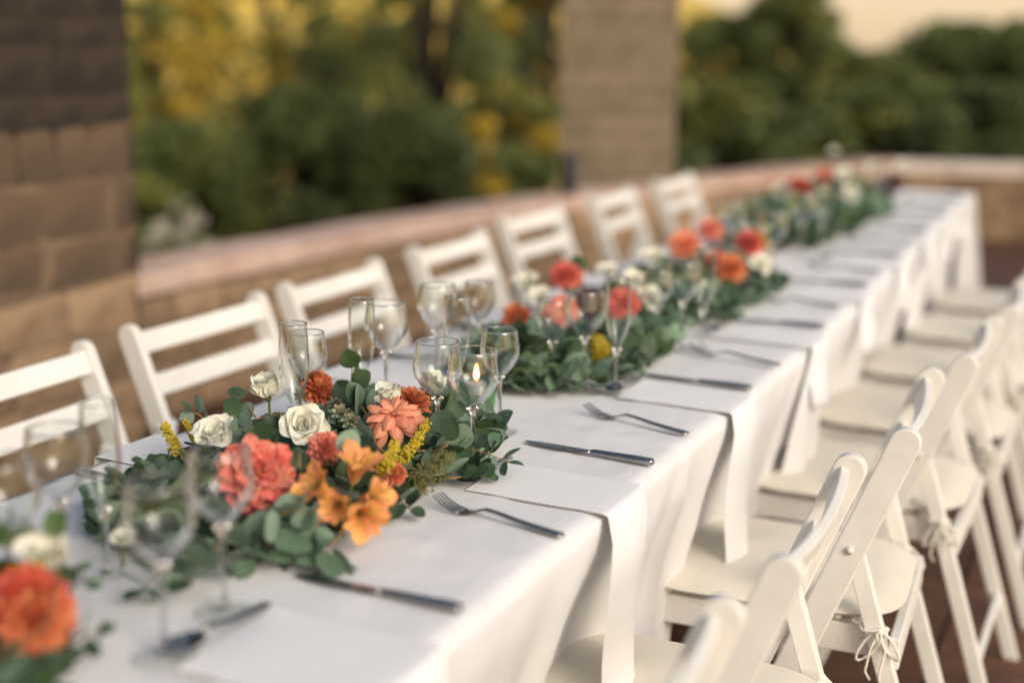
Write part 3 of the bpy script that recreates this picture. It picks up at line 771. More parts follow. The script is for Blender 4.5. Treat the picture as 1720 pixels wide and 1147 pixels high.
# ================================================================== GLASSES
def glass_mesh(bowl, H, R, kindg):
    """returns (bowl mesh, stem mesh)"""
    hb = H*(.47 if kindg == 'wine' else .62); zb = H-hb
    prof = []
    for i in range(15):
        t_ = i/14
        if kindg == 'wine': r = R*(math.sin(min(1, t_*1.55)*PI/2)**.75)*(1-.17*max(0, t_-.5)/.5)
        else: r = R*(math.sin(min(1, t_*1.9)*PI/2)**.8)*(1-.10*max(0, t_-.5)/.5)
        prof.append((max(r, .003), zb+hb*t_))
    outer = MB(); lathe(outer, prof+[(prof[-1][0]-.0006, prof[-1][1]+.0008), (prof[-1][0]-.0012, prof[-1][1])], 40)
    inn = [(r-.0012 if r > .006 else .0005, z+.0035*(1-i/14)) for i, (r, z) in enumerate(prof)]
    lathe(outer, list(reversed(inn)), 40)
    rim = MB(); tube(rim, [((prof[-1][0]-.0006)*math.cos(a*PI/20), (prof[-1][0]-.0006)*math.sin(a*PI/20), H) for a in range(40)], .0011, 6, closed=True)
    st = MB(); fr = R*.88
    lathe(st, [(.0, .0065), (.0075, .0068), (.0045, .013), (.0035, .03), (.0034, zb-.012), (.0050, zb-.004), (.0100, zb+.0015), (.0085, zb+.0042), (.004, zb+.0050), (0, zb+.0052)], 24)
    ft = MB(); lathe(ft, [(.0, 0), (fr, 0), (fr+.0006, .0008), (fr, .0016), (fr*.5, .0035), (.0078, .0068)], 32)
    return outer.mesh('bowl', 'glass'), st.mesh('stem', 'glass_solid'), rim.mesh('rim', 'glass_solid'), ft.mesh('foot', 'glass_foot')
GM = {'wine': glass_mesh(0, .190, .0395, 'wine'), 'small': glass_mesh(0, .172, .0340, 'wine'), 'flute': glass_mesh(0, .215, .0235, 'flute')}
GH = {'wine': .190, 'small': .172, 'flute': .215}
def glass(kg, x, y, label, grp='stemmed glasses along the garlands'):
    nm = 'champagne_flute' if kg == 'flute' else 'wine_glass'
    t = thing(nm, label, 'glass', (x, y, TZ+.0045+liftY(y)), grp, rotz(U(0, 6)))
    b, s, ri, ft = GM[kg]; bo = link('bowl', b, t); link('foot', ft, t); link('rim', ri, bo); link('stem', s, t)
def glass_rim(kg, px, py, label):
    p = at(px, py, GH[kg]+.003); glass(kg, p.x, p.y, label)
for kg, px, py, lab in (
    ('wine', 92, 722, 'large wine glass in front of the wall-side chair cut by the photo edge'),
    ('flute', 164, 677, 'tall clear flute standing highest between two wine glasses, before the cut-off chair'),
    ('wine', 2, 775, 'wine glass cut off by the photo edge, before the wall-side chair'),
    ('wine', 264, 812, 'wine glass before the dark eucalyptus tuft, left of the glass over the coral dahlia'),
    ('wine', 368, 758, 'wine glass in front of the large coral dahlia'),
    ('small', 840, 556, 'small wine glass whose round foot shows clear beside the knife tip'),
    ('wine', 795, 590, 'wine glass through which the candle flames are seen'),
    ('wine', 735, 575, 'wine glass behind the cream rosebud, left of the candle'),
    ('flute', 768, 500, 'flute at the back of the cluster of glasses behind the candle'),
    ('wine', 735, 480, 'wine glass at the back left of the cluster behind the candle'),
    ('small', 805, 475, 'small wine glass at the back right of the cluster behind the candle'),
    ('wine', 648, 510, 'wine glass behind the peach dahlia, before the third wall-side chair'),
    ('flute', 607, 505, 'flute behind the orange pompon dahlia, before the third wall-side chair'),
    ('small', 515, 560, 'small wine glass behind the first white rosebud'),
    ('flute', 492, 545, 'faint flute behind the white rosebud before the second wall-side chair'),
    ('small', 930, 505, 'small wine glass before the red dahlia with its foot on bare cloth'),
    ('wine', 985, 490, 'wine glass before the coral dahlias, just beyond the goldenrod'),
    ('flute', 1040, 470, 'flute among the coral dahlias of the middle garland'),
    ('wine', 1150, 440, 'wine glass before the salmon dahlias in the middle of the table'),
    ('small', 1105, 455, 'small wine glass left of the salmon dahlias'),
    ('flute', 1185, 420, 'flute in front of the salmon dahlias'),
    ('wine', 1232, 340, 'wine glass in the bright cluster past the salmon dahlias'),
    ('flute', 1262, 330, 'flute in the bright cluster past the salmon dahlias'),
    ('wine', 1300, 360, 'wine glass at the right of the bright cluster, past the coral bloom'),
    ('small', 1215, 350, 'small wine glass at the left of the bright cluster past the salmon dahlias'),
    ('wine', 1350, 330, 'wine glass before the farthest dark red dahlia'),
    ('flute', 1385, 310, 'flute in the farthest garland, between its foliage and pale blooms'),
    ('small', 1320, 318, 'small wine glass left of the farthest dark red dahlia'),
    ('wine', 1478, 285, 'wine glass at the very end of the garlands'),
    ('flute', 1440, 290, 'flute near the end of the farthest garland')):
    glass_rim(kg, px, py, lab)

# votive candle wrapped with a green leaf
for n_, (px, py, lab) in enumerate(((800, 672, 'small glass candle holder wrapped in a green leaf, its candle lit'),)):
    p = at(px, py, .02); t = thing('candle_holder', lab, 'candle', (p.x, p.y, TZ+.004))
    mb = MB(); lathe(mb, [(0, 0), (.026, 0), (.029, .004), (.031, .062), (.0295, .062), (.0275, .006), (0, .004)], 28); mb.obj('glass_cup', 'glass', t)
    mb = MB(); lathe(mb, [(0, .006), (.019, .006), (.019, .046), (.017, .048), (0, .047)], 20); mb.obj('candle', 'wax', t)
    mb = MB(); tube(mb, [(0, 0, .047), (.0005, 0, .054)], .0007, 5); w_ = mb.obj('wick', 'black_metal', t)
    mb = MB(); lathe(mb, [(.0005, .052), (.0035, .057), (.0042, .062), (.0028, .071), (.0003, .082)], 12); mb.obj('flame', 'flame', t)
    for q in (0, 2.2, 4.1):
        mb = MB()
        def lf(a, b, q=q):
            w = (.5-abs(b-.5))*2; an = q+(a-.5)*1.5*w**.6; r = .0325+.001*math.sin(a*9); return (r*math.cos(an), r*math.sin(an), .003+.052*b)
        grid(mb, lf, 8, 8); mb.obj('wrapping_leaf', 'wrap_leaf', t)

# ================================================================== EUCALYPTUS
def leaf_mesh(name, mt, seed, elong=1.0):
    rs = random.Random(seed); mb = MB(); cup = rs.uniform(-.12, .16); fold = rs.uniform(.05, .22); tw = rs.uniform(-.2, .2)
    # unit leaf: base at origin, grows along +Y to 1, normal +Z
    rows = [(.0, .03), (.06, .26), (.18, .42), (.36, .50), (.55, .49), (.74, .40), (.89, .24), (.97, .10), (1.0, .0)]
    v = []; f = []; n = 4
    for y, w in rows:
        w *= 1.04/elong**.5
        for k in range(-2, 3):
            u = k/2; x = u*w; z = fold*abs(x)*.8 + cup*(y-.5)**2*1.2 + tw*x*y + .02*math.sin(5*y+u*3+seed)
            v.append((x, y, z-.15*y*y*cup))
    for i in range(len(rows)-1):
        for k in range(4): f.append((i*5+k, i*5+k+1, (i+1)*5+k+1, (i+1)*5+k))
    mb.add(v, f)
    # petiole
    tube(mb, [(0, -.16, .0), (0, 0, .0)], .018, 4)
    # raised midrib
    tube(mb, [(0, 0, .006), (0, .45, .010+cup*.0), (0, .92, .004)], [.016, .010, .004], 4)
    return mb.mesh(name, mt)
LM = {m: [leaf_mesh('leaf', m, s+k*10, 1+.25*(s % 2)) for s in range(3)] for k, m in enumerate(('leaf_a', 'leaf_b', 'leaf_c'))}
HEADS = [(507, 715, .085, .036), (366, 728, .07, .034), (449, 655, .10, .026), (652, 668, .092, .028), (718, 648, .085, .028), (430, 795, .075, .056), (534, 650, .075, .033),
         (543, 755, .078, .022), (663, 702, .09, .042), (690, 682, .075, .024), (662, 797, .05, .018), (590, 795, .06, .030), (550, 830, .06, .022), (610, 840, .055, .030), (600, 870, .05, .024),
         (300, 735, .05, .02), (700, 745, .06, .018), (650, 780, .05, .02), (575, 705, .075, .018), (720, 800, .045, .022),
         (55, 1005, .075, .050), (60, 1040, .06, .035), (76, 945, .09, .03), (950, 462, .115, .045), (942, 522, .085, .040), (1046, 510, .09, .04), (990, 513, .08, .035), (868, 533, .06, .03),
         (1150, 413, .10, .05), (1193, 386, .12, .04), (1226, 450, .08, .045), (1200, 438, .085, .035), (1257, 410, .09, .04), (885, 478, .10, .035), (905, 503, .08, .035), (1060, 474, .105, .035),
         (1086, 502, .085, .035), (1274, 445, .075, .04), (1005, 585, .05, .03), (1342, 316, .14, .06), (1385, 298, .15, .05), (1425, 330, .11, .06), (1415, 300, .15, .06)]
HEADS = [(at(a, b, c), d) for a, b, c, d in HEADS]
def put_leaf(parent, p, d, nrm, size, m, cnt, extra=None):
    c_ = parent.matrix_basis.translation+Vector(p)+d.normalized()*size*.5
    for H_, r_ in HEADS:
        w_ = c_-H_
        if w_.length > .22: continue
        vd = (CAMPOS-H_).normalized(); a_ = w_.dot(vd)
        if a_ > -.012 and (w_-vd*a_).length < r_*.85+size*.30: return
    """leaf at p pointing d with upper face nrm; coordinates relative to the parent"""
    d = d.normalized(); x = d.cross(nrm)
    if x.length < 1e-4: x = d.orthogonal()
    x.normalize(); n = x.cross(d).normalized()
    M = Matrix(((x.x, d.x, n.x, 0), (x.y, d.y, n.y, 0), (x.z, d.z, n.z, 0), (0, 0, 0, 1)))
    M = Matrix.Translation(p) @ M @ Matrix.Diagonal((size*U(.88, 1.1), size, size, 1))
    if extra is not None:
        me = random.choice(LM[m]); k = ('leaf_a', 'leaf_b', 'leaf_c').index(m)
        extra.add([M @ v_.co for v_ in me.vertices], [tuple(q.vertices) for q in me.polygons if q.index < 32], k); return
    link('leaf', random.choice(LM[m]), parent, M); cnt[0] += 1
def garland(label, org, sprigs, fill, seedv, smin=.026, smax=.054, cap=296):
    """sprigs: list of (points world, pairs, size, material); fill: (n, fn->point,outward)"""
    global random
    random.seed(seedv)
    t = thing('eucalyptus_garland', label, 'garland', org, 'foliage garlands down the middle of the table')
    O = Vector(org); cnt = [0]; stem = MB()
    for pts, n, size, m in sprigs:
        pts = [Vector(p)-O for p in pts]
        # smooth path
        def path(s):
            s = max(0, min(.9999, s)); k = s*(len(pts)-1); i = int(k); a, b = pts[i], pts[i+1]; return a.lerp(b, k-i)
        own = MB(); tube(own, [path(s/10)+Vector((0, 0, .003*math.sin(s))) for s in range(11)], [.0022-.0014*s/10 for s in range(11)], 5); own.obj('stem', 'stem_red', t)
        a0 = U(0, 3)
        for k in range(n):
            s = (k+.6)/n; p = path(s); tg = (path(min(1, s+.05))-path(max(0, s-.05)))
            tg = tg.normalized() if tg.length > 1e-6 else Vector((1, 0, 0))
            sd = tg.cross(Vector((0, 0, 1))); sd = sd.normalized() if sd.length > 1e-3 else Vector((1, 0, 0)); uu = sd.cross(tg)
            a = a0+k*PI/2+U(-.3, .3)
            for q in (0, PI):
                if cnt[0] >= cap: break
                rad = sd*math.cos(a+q)+uu*math.sin(a+q)
                if p.z+rad.z*size < .004: rad.z = abs(rad.z)*.4+.15
                d = (rad+tg*U(.3, .8)+Vector((0, 0, U(-.1, .3)))).normalized()
                nr = (tg*-.9+Vector((U(-.4, .4), U(-.4, .4), U(.4, 1.1)))+rad*.1)
                put_leaf(t, p+d*.004, d, nr, size*(1.1-.45*s)*U(.85, 1.15), m, cnt)
        # tip leaf
        put_leaf(t, path(1), (path(1)-path(.9)), Vector((U(-.3, .3), U(-.3, .3), 1)), size*.6, m, cnt) if cnt[0] < cap else None
    n, fn = fill
    under = MB()
    for _ in range(n):
        p, out = fn(); p = p-O
        d = (out*U(.3, 1)+Vector((U(-1, 1), U(-1, 1), U(-.2, .7)))).normalized()
        if p.z < .012 and d.z < .05: d.z = U(.05, .35)
        nr = (Vector((U(-.6, .6), U(-.6, .6), 1))+out*.5)
        put_leaf(t, p, d, nr, U(smin, smax), random.choice(('leaf_a', 'leaf_a', 'leaf_b', 'leaf_b', 'leaf_c')), cnt, None if cnt[0] < cap else under)
        if random.random() < .08: tube(stem, [p, p-d*.03, p-d*.05-Vector((0, 0, min(.02, max(0, p.z-.006))))], .0013, 4)
    if under.v: kind(under.obj('leaves', ['leaf_a', 'leaf_b', 'leaf_c'], t), 'stuff')
    if stem.v: kind(stem.obj('twigs', 'stem_red', t), 'stuff')
    return t
def mound(cx, ya, yb, hw, h, ang=0):
    def fn():
        s = random.random(); y = ya+(yb-ya)*s; e = math.sqrt(max(.05, 1-(2*s-1)**4))
        u = random.uniform(-1, 1); x = cx(y)+u*hw*e
        z = TZ+.008+h*e*math.sqrt(max(0, 1-u*u))*random.uniform(.35, 1.0)
        return Vector((x, y, z)), Vector((u, (2*s-1)*.5, .4))
    return fn
A = at
Z0 = Vector((0, 0, TZ+.004))
# B : main garland (roses)
spr = []
def sp(pts, n, size, m='leaf_a'): spr.append(([A(*p) for p in pts], n, size, m))
sp([(395, 735, .05), (355, 715, .07), (322, 690, .095)], 3, .034, 'leaf_a')
sp([(480, 700, .05), (430, 700, .09), (405, 670, .11)], 3, .046, 'leaf_a')
sp([(560, 690, .05), (590, 650, .09), (592, 612, .12)], 3, .044, 'leaf_c')
sp([(560, 700, .05), (590, 680, .07), (600, 655, .08)], 3, .046, 'leaf_a')
sp([(590, 720, .06), (620, 700, .08), (600, 680, .09)], 3, .050, 'leaf_a')
sp([(540, 790, .05), (565, 775, .085), (585, 762, .10)], 2, .046, 'leaf_b')
sp([(650, 770, .04), (632, 745, .07), (625, 732, .085)], 2, .040, 'leaf_b')
sp([(500, 800, .05), (503, 780, .09), (504, 758, .10)], 1, .046, 'leaf_b')
sp([(640, 760, .04), (700, 760, .06), (760, 750, .055), (800, 760, .05), (855, 775, .04)], 9, .038, 'leaf_a')
sp([(690, 780, .03), (750, 745, .08), (765, 700, .09)], 5, .044, 'leaf_a')
sp([(700, 790, .02), (760, 800, .03), (815, 800, .02)], 6, .038, 'leaf_a')
sp([(700, 790, .02), (770, 770, .03), (825, 745, .035)], 5, .036, 'leaf_b')
sp([(560, 860, .05), (520, 890, .05), (490, 930, .02)], 6, .050, 'leaf_b')
sp([(600, 860, .05), (560, 910, .04), (545, 940, .02)], 6, .050, 'leaf_b')
sp([(480, 870, .05), (440, 900, .04), (420, 940, .02)], 6, .048, 'leaf_b')
sp([(620, 830, .04), (660, 840, .03), (690, 855, .02)], 4, .036, 'leaf_a')
sp([(400, 880, .04), (350, 930, .04), (310, 975, .03)], 6, .044, 'leaf_a')
sp([(330, 900, .03), (290, 950, .03), (235, 990, .02)], 5, .040, 'leaf_a')
sp([(330, 780, .05), (300, 770, .06), (275, 800, .05)], 4, .044, 'leaf_b')
sp([(530, 830, .06), (470, 860, .08), (520, 860, .08)], 5, .046, 'leaf_b')
sp([(700, 720, .03), (650, 700, .05), (640, 650, .05)], 4, .040, 'leaf_a')
B = garland('eucalyptus garland in sharp focus carrying three white roses and the coral dahlia', (-1.03, 1.55, TZ+.004), spr,
            (950, mound(lambda y: -1.08+.10*(y-1.5), 1.23, 1.92, .168, .052)), 101)
# A : nearest corner
spr = []
sp([(20, 1100, .04), (70, 1060, .06), (95, 1000, .09), (98, 885, .13)], 6, .038, 'leaf_c')
sp([(60, 1120, .02), (110, 1080, .04), (170, 1060, .05)], 5, .026, 'leaf_a')
sp([(60, 1000, .05), (40, 930, .10), (10, 890, .13)], 5, .034, 'leaf_c')
sp([(70, 960, .06), (120, 950, .06), (150, 980, .05)], 5, .022, 'leaf_a')
garland('dark foliage garland cut off by the photo corner, carrying a red-orange dahlia', (-1.04, .75, TZ+.004), spr,
        (1100, mound(lambda y: -1.03, .35, .94, .15, .085)), 102, .024, .042)
# C
spr = []
sp([(880, 560, .04), (870, 600, .03), (880, 635, .02)], 5, .046, 'leaf_b')
sp([(1000, 600, .03), (1040, 610, .03), (1065, 620, .02)], 5, .046, 'leaf_b')
sp([(1080, 560, .05), (1120, 555, .05), (1150, 540, .03)], 5, .044, 'leaf_b')
sp([(990, 500, .06), (960, 470, .10), (975, 440, .13)], 5, .036, 'leaf_c')
garland('blurred eucalyptus garland with the scarlet dahlia and a tuft of goldenrod', (-1.02, 2.45, TZ+.004), spr,
        (1200, mound(lambda y: -1.05, 2.16, 2.76, .165, .075)), 103, .020, .052)
spr = []
sp([(1200, 490, .04), (1250, 490, .04), (1290, 475, .02)], 5, .044, 'leaf_b')
sp([(1130, 480, .06), (1110, 520, .04), (1120, 560, .02)], 4, .044, 'leaf_a')
garland('blurred eucalyptus garland under the salmon and orange dahlias', (-1.02, 3.2, TZ+.0085), spr,
        (1200, mound(lambda y: -1.03-.02*(y-3), 2.84, 3.62, .165, .075)), 104, .022, .054)
garland('farthest garland, a long dark green mass near the end of the table', (-1.10, 4.9, TZ+.0095), [],
        (1100, mound(lambda y: -1.12-.02*(y-4), 4.15, 5.75, .19, .10)), 105, .040, .075)
random.seed(55)

# ================================================================== FLOWERS
def petal(mb, az, L_, Wd, th0, curl, r0_=.003, z0=0, cup=.5, ruff=.0, tip=1.0, mi=0, nu=6, nv=6, seed=0, wb=.25, peak=.62, roll=0, curl2=0, rim=0):
    """petal from near the axis; th0 = angle from the flower's axis, curl = change of angle along it"""
    pts = []; y, z = r0_, z0; th = th0
    S_ = []
    for j in range(nv+1):
        t_ = j/nv; S_.append((y, z, th))
        th = th0+curl*((j+1)/nv)+curl2*((j+1)/nv)**3
        y += math.sin(th)*L_/nv; z += math.cos(th)*L_/nv
    ca, sa = math.cos(az), math.sin(az); v = []
    for j in range(nv+1):
        t_ = j/nv
        if t_ < peak: w = Wd*(wb+(1-wb)*math.sin(t_/peak*PI/2))
        else: w = Wd*max(0, 1-((t_-peak)/(1-peak))**(2.2*tip))**(.5) if t_ < 1 else Wd*.06
        if rim: w = Wd*(wb+(1-wb)*math.sin(min(1, t_/peak)*PI/2))*(1-.22*max(0, (t_-peak)/(1-peak))**2)
        for i in range(nu+1):
            u = 2*i/nu-1; x = u*w
            te = t_*(1-rim*abs(u)**2.6)*nv; ji = min(int(te), nv-1); fr = te-ji
            y, z, th = [S_[ji][q]*(1-fr)+S_[ji+1][q]*fr for q in range(3)]
            inn = cup*w*u*u
            rf = ruff*Wd*noise.noise(Vector((u*2.2+seed*3.7, t_*3.0, seed)))*(.3+t_)
            inn += rf + roll*abs(u)**3*w
            yy = y-math.cos(th)*inn; zz = z+math.sin(th)*inn
            # wrap sideways around the axis so that wide inner petals hug the bud
            v.append((ca*x-sa*yy, sa*x+ca*yy, zz+rf*.4))
    f = [(j*(nu+1)+i, j*(nu+1)+i+1, (j+1)*(nu+1)+i+1, (j+1)*(nu+1)+i) for j in range(nv) for i in range(nu)]
    mb.add(v, f, mi)
def bloom(name, label, cat, px, py, h, axis, specs, material, group=None, split=True, scale=1.0, core=None, stem_len=.05, stem_m='stem', sepals=0, spin=0):
    p = at(px, py, h)
    t = thing(name, label, cat, p, group, axis_rot(axis, spin))
    if split:
        for k, s in enumerate(specs):
            mb = MB(); s = dict(s); m = s.pop('mat', material)
            for q in ('L_', 'Wd', 'r0_', 'z0'):
                if q in s: s[q] *= scale
            petal(mb, seed=k+px, **s); mb.obj('petal', m, t)
    else:
        mb = MB()
        for k, s in enumerate(specs):
            s = dict(s); s.pop('mat', None)
            for q in ('L_', 'Wd', 'r0_', 'z0'):
                if q in s: s[q] *= scale
            s['nu'], s['nv'] = 4, 4
            petal(mb, seed=k+px, **s)
        mb.obj('petals', material, t)
    if core:
        mb = MB(); rs = random.Random(px)
        for k in range(70):
            a = k*2.4; r = .0011*math.sqrt(k)*scale; blob(mb, (r*math.cos(a), r*math.sin(a), .016*scale-r*r*30+core[1]), .0016*scale)
        kind(mb.obj('centre', core[0], t), 'stuff')
    # stem pointing back into the foliage
    Rm = axis_rot(axis, spin); dn = Rm.transposed() @ Vector((0, 0, -1))
    L0 = min(stem_len, max(.01, h-.006)+.03)
    mb = MB(); tube(mb, [(0, 0, .002), (0, 0, -.010*scale), Vector((0, 0, -.012*scale))+dn*.4*min(stem_len, h), Vector((0, 0, -.012*scale))+dn*max(.004, h-.014)], .0022, 6); 
    st = mb.obj('stem', stem_m, t)
    if sepals:
        mb = MB()
        for k in range(5): petal(mb, k*2*PI/5, .020*scale, .0042*scale, 1.1, .2, .002, -.004*scale, .2, nu=2, nv=4)
        lathe(mb, [(0, -.011*scale), (.004*scale, -.009*scale), (.0055*scale, -.003*scale), (.005*scale, .0)], 10)
        mb.obj('sepal', 'stem', t)
    return t
def rose_specs(n=22, open_=1.0, seed=1):
    rs = random.Random(seed); out = []; n = int(n*1.25)
    for k in range(n):
        t_ = k/(n-1); az = k*2.39996+rs.uniform(-.25, .25)
        Ls = .019+.018*t_; Wd = .0075+.0165*t_**.8
        th0 = -.12+open_*1.05*t_**1.5
        out.append(dict(az=az, L_=Ls*rs.uniform(.92, 1.06), Wd=Wd*rs.uniform(.92, 1.1), th0=th0+rs.uniform(-.05, .05), curl=-.45+.35*t_, curl2=.15+1.25*t_*(.35+.65*open_),
                        r0_=.0020+.0045*t_, z0=.0, cup=.95-.45*t_, ruff=.08+.20*t_, tip=2.2, wb=.50, peak=.60, nu=8, nv=8, rim=.30))
    return out
def dahlia_specs(rows, seed=1, ruff=.15, tip=.8):
    """rows: (count, angle, length, width, curl)"""
    rs = random.Random(seed); out = []
    for q, (n, th, Ls, Wd, cu, cup) in enumerate(rows):
        for k in range(n):
            out.append(dict(az=2*PI*k/n+q*.7+rs.uniform(-.12, .12), L_=Ls*rs.uniform(.88, 1.08), Wd=Wd*rs.uniform(.85, 1.1), th0=th+rs.uniform(-.1, .1), curl=cu+rs.uniform(-.15, .15),
                            r0_=.002+.0006*q, z0=.012-.0022*q, cup=cup, ruff=ruff, tip=tip, wb=.30, peak=.58, nu=6, nv=7, curl2=0))
    return out
BIG = [(7, .15, .020, .005, -.1, .5), (9, .50, .030, .0085, -.1, .5), (11, .85, .040, .0115, .0, .45), (12, 1.15, .047, .0135, .1, .4), (12, 1.45, .050, .0140, .2, .35), (10, 1.75, .047, .0135, .25, .3)]
MED = [(6, .15, .014, .004, -.3, .6), (9, .5, .020, .005, -.3, .7), (11, .85, .025, .006, -.2, .7), (13, 1.15, .028, .0065, -.1, .7), (13, 1.5, .029, .0068, .0, .6), (12, 1.9, .028, .0065, .1, .6)]
POM = [(5, .1, .010, .0032, -.7, .9), (8, .35, .014, .0038, -.7, 1.0), (11, .62, .018, .0042, -.7, 1.0), (14, .9, .020, .0045, -.6, 1.0), (16, 1.2, .021, .0047, -.5, 1.0), (17, 1.5, .021, .0047, -.4, 1.0), (16, 1.8, .021, .0047, -.3, 1.0), (14, 2.15, .019, .0045, -.2, 1.0)]
DROOP = [(5, .5, .030, .008, 1.2, -.4), (8, .9, .048, .0115, 1.35, -.55), (9, 1.2, .060, .0130, 1.35, -.55), (9, 1.5, .062, .0130, 1.15, -.5)]
toCam = (CAMPOS-Vector((-1.1, 1.6, TZ))).normalized()
cam2 = Vector((toCam.x, toCam.y, toCam.z))
def ax(cx_, side, upv):   # mix of toward camera, sideways in picture, and up
    return (cam2*cx_+rt*side+Vector((0, 0, 1))*upv)
# --- main garland
bloom('white_rose', 'fully open white rose at the middle of the sharp garland', 'rose', 507, 716, .085, ax(1, .10, .22), rose_specs(17, 1.0, 3), 'white_petal', sepals=1, scale=.98)
bloom('white_rose', 'loose ruffled white rose left of the open one, above the coral dahlia', 'rose', 364, 742, .070, ax(.55, -.25, .8), rose_specs(18, .85, 5), 'white_petal', sepals=1, scale=1.05)
bloom('white_rose', 'half closed white rosebud seen from the side, on top of the sharp garland', 'rose', 449, 664, .100, ax(.15, -.25, 1), rose_specs(14, .42, 7), 'white_petal', sepals=1, scale=1.0)
bloom('white_rose', 'white bud with a browned edge just above the drooping peach dahlia', 'rose', 652, 678, .092, ax(.1, -.1, 1), rose_specs(13, .36, 9), 'white_petal', sepals=1, scale=1.0)
bloom('white_rose', 'cream rosebud leaning out beyond the garland toward the candle', 'rose', 716, 655, .085, ax(.25, .6, .8), rose_specs(13, .34, 10), 'white_petal', sepals=1, scale=1.0)
bloom('dahlia', 'large coral pink dahlia with orange heart, behind a wine glass', 'dahlia', 430, 800, .075, ax(1, .1, .45), [dict(q, mat=('coral_petal', 'pink_petal', 'coral_petal')[i % 3]) for i, q in enumerate(dahlia_specs(BIG, 4, .65, .9))], 'coral_petal', core=('flower_core', .004), scale=1.02)
bloom('dahlia', 'orange pompon dahlia with tight curled petals behind the white roses', 'dahlia', 534, 655, .080, ax(.6, .1, 1), dahlia_specs(POM, 5, .05), 'orange_petal', scale=1.22)
bloom('dahlia', 'small pink dahlia tucked under the open white rose', 'dahlia', 545, 755, .080, ax(1, .1, .5), dahlia_specs(MED, 6, .2), 'pink_petal', scale=.82)
bloom('dahlia', 'drooping peach dahlia with long veined petals hanging down', 'dahlia', 663, 700, .090, ax(.45, -.15, 1), dahlia_specs(DROOP, 7, .40, .6), 'peach_petal', scale=.92)
bloom('dahlia', 'small orange dahlia peeping over the drooping peach one', 'dahlia', 690, 682, .075, ax(.4, .4, .8), dahlia_specs(MED, 8, .2), 'orange_petal', scale=1.0)
bloom('dahlia', 'little peach pompon dahlia between goldenrod and the orange lilies', 'dahlia', 662, 797, .050, ax(.9, .5, .3), dahlia_specs(POM, 9, .05), 'peach_petal', scale=.72)
# alstroemeria
def lily(label, px, py, h, axis, s=1.0, seed=0, spin=0):
    sp_ = []
    for k in range(6):
        inner = k % 2
        sp_.append(dict(az=k*PI/3, L_=.058 if not inner else .052, Wd=.0130 if not inner else .0085, th0=.10, curl=.45, curl2=.70, r0_=.0025, z0=0, cup=.25, ruff=.30, tip=.9, wb=.22, peak=.72, nu=5, nv=8))
    t = bloom('alstroemeria', label, 'lily', px, py, h, axis, sp_, 'lily_petal', group='orange alstroemeria blooms', scale=s, spin=spin)
    mb = MB()
    for k in range(5):
        a = k*2*PI/5+.3; tube(mb, [(0, 0, .01), (.004*math.cos(a), .004*math.sin(a), .028), (.010*math.cos(a), .010*math.sin(a), .042)], .0006, 4); blob(mb, (.010*math.cos(a), .010*math.sin(a), .043), .0018)
    mb.obj('stamen', 'olive_seed', t)
lily('orange trumpet lily opening upward toward the pink dahlia', 592, 812, .065, ax(.35, .30, 1), 1.05, 1)
lily('orange lily turned left beside the coral dahlia', 556, 832, .065, ax(.7, -.8, .55), .95, 2, .4)
lily('yellow throated orange lily facing right above the eucalyptus', 604, 838, .060, ax(.8, .95, .15), .88, 3, .2)
lily('lowest orange lily hanging toward the tablecloth', 598, 855, .055, ax(1.0, .25, -.35), 1.0, 4, .7)
lily('small orange lily half hidden behind the lowest one', 572, 846, .06, ax(.9, -.25, -.1), .8, 5, .1)
# buds / stalks under the lilies
def goldenrod(label, pts, n, r, material='yellow_floret', name='goldenrod', cat='goldenrod', bead=.0024):
    P3 = [A(*p) for p in pts]; O = P3[0].copy()
    t = thing(name, label, cat, O); rs = random.Random(pts[0][0])
    mb = MB(); tube(mb, [p-O for p in P3], [.0016]*(len(P3)-1)+[.0008], 5); mb.obj('stem', 'stem', t)
    mb = MB()
    for k in range(n):
        s = rs.random()**.8; q = s*(len(P3)-1); i = min(int(q), len(P3)-2); p = P3[i].lerp(P3[i+1], q-i)-O
        rr = r*(1.15-.75*s)*rs.random()**.5; d = Vector((rs.gauss(0, 1), rs.gauss(0, 1), rs.gauss(0, .8))).normalized()
        # little side branches: quantise directions
        ang = round(math.atan2(d.y, d.x)/.8)*.8; d = Vector((math.cos(ang), math.sin(ang), d.z+.3)).normalized()
        blob(mb, p+d*rr+Vector((rs.uniform(-1, 1), rs.uniform(-1, 1), rs.uniform(-1, 1)))*.0018, bead*rs.uniform(.7, 1.25))
    kind(mb.obj('blossom', material, t, smooth=False), 'stuff'); return t
goldenrod('yellow goldenrod spray at the wall-side tip of the sharp garland', [(330, 790, .02), (300, 760, .05), (276, 715, .075)], 420, .014)
goldenrod('short goldenrod spike standing beside the ruffled white rose', [(345, 770, .03), (325, 735, .06), (311, 708, .085)], 200, .008)
goldenrod('goldenrod spray reaching up right of the drooping peach dahlia', [(655, 800, .03), (690, 755, .07), (724, 706, .095)], 520, .013)
goldenrod('goldenrod tuft below the drooping dahlia, over the small peach pompon', [(630, 810, .03), (650, 780, .07), (664, 745, .09)], 400, .015)
goldenrod('olive fennel seed head right of the small peach pompon', [(690, 815, .02), (720, 800, .045), (755, 765, .06)], 700, .030, 'olive_seed', 'seed_head', 'seed head', .0017)
goldenrod('thin olive seed spray resting on the cloth beside the fork tines', [(680, 810, .02), (705, 830, .02), (712, 815, .03)], 180, .016, 'olive_seed', 'seed_head', 'seed head', .0016)
goldenrod('bright goldenrod tuft in the blurred garland by the small wine glass', [(1020, 615, .02), (1010, 590, .05), (1000, 570, .07)], 600, .030, bead=.003)
goldenrod('yellow goldenrod tip beside the coral dahlia past the salmon ones', [(1285, 420, .03), (1282, 400, .08), (1280, 385, .10)], 300, .022, bead=.004)
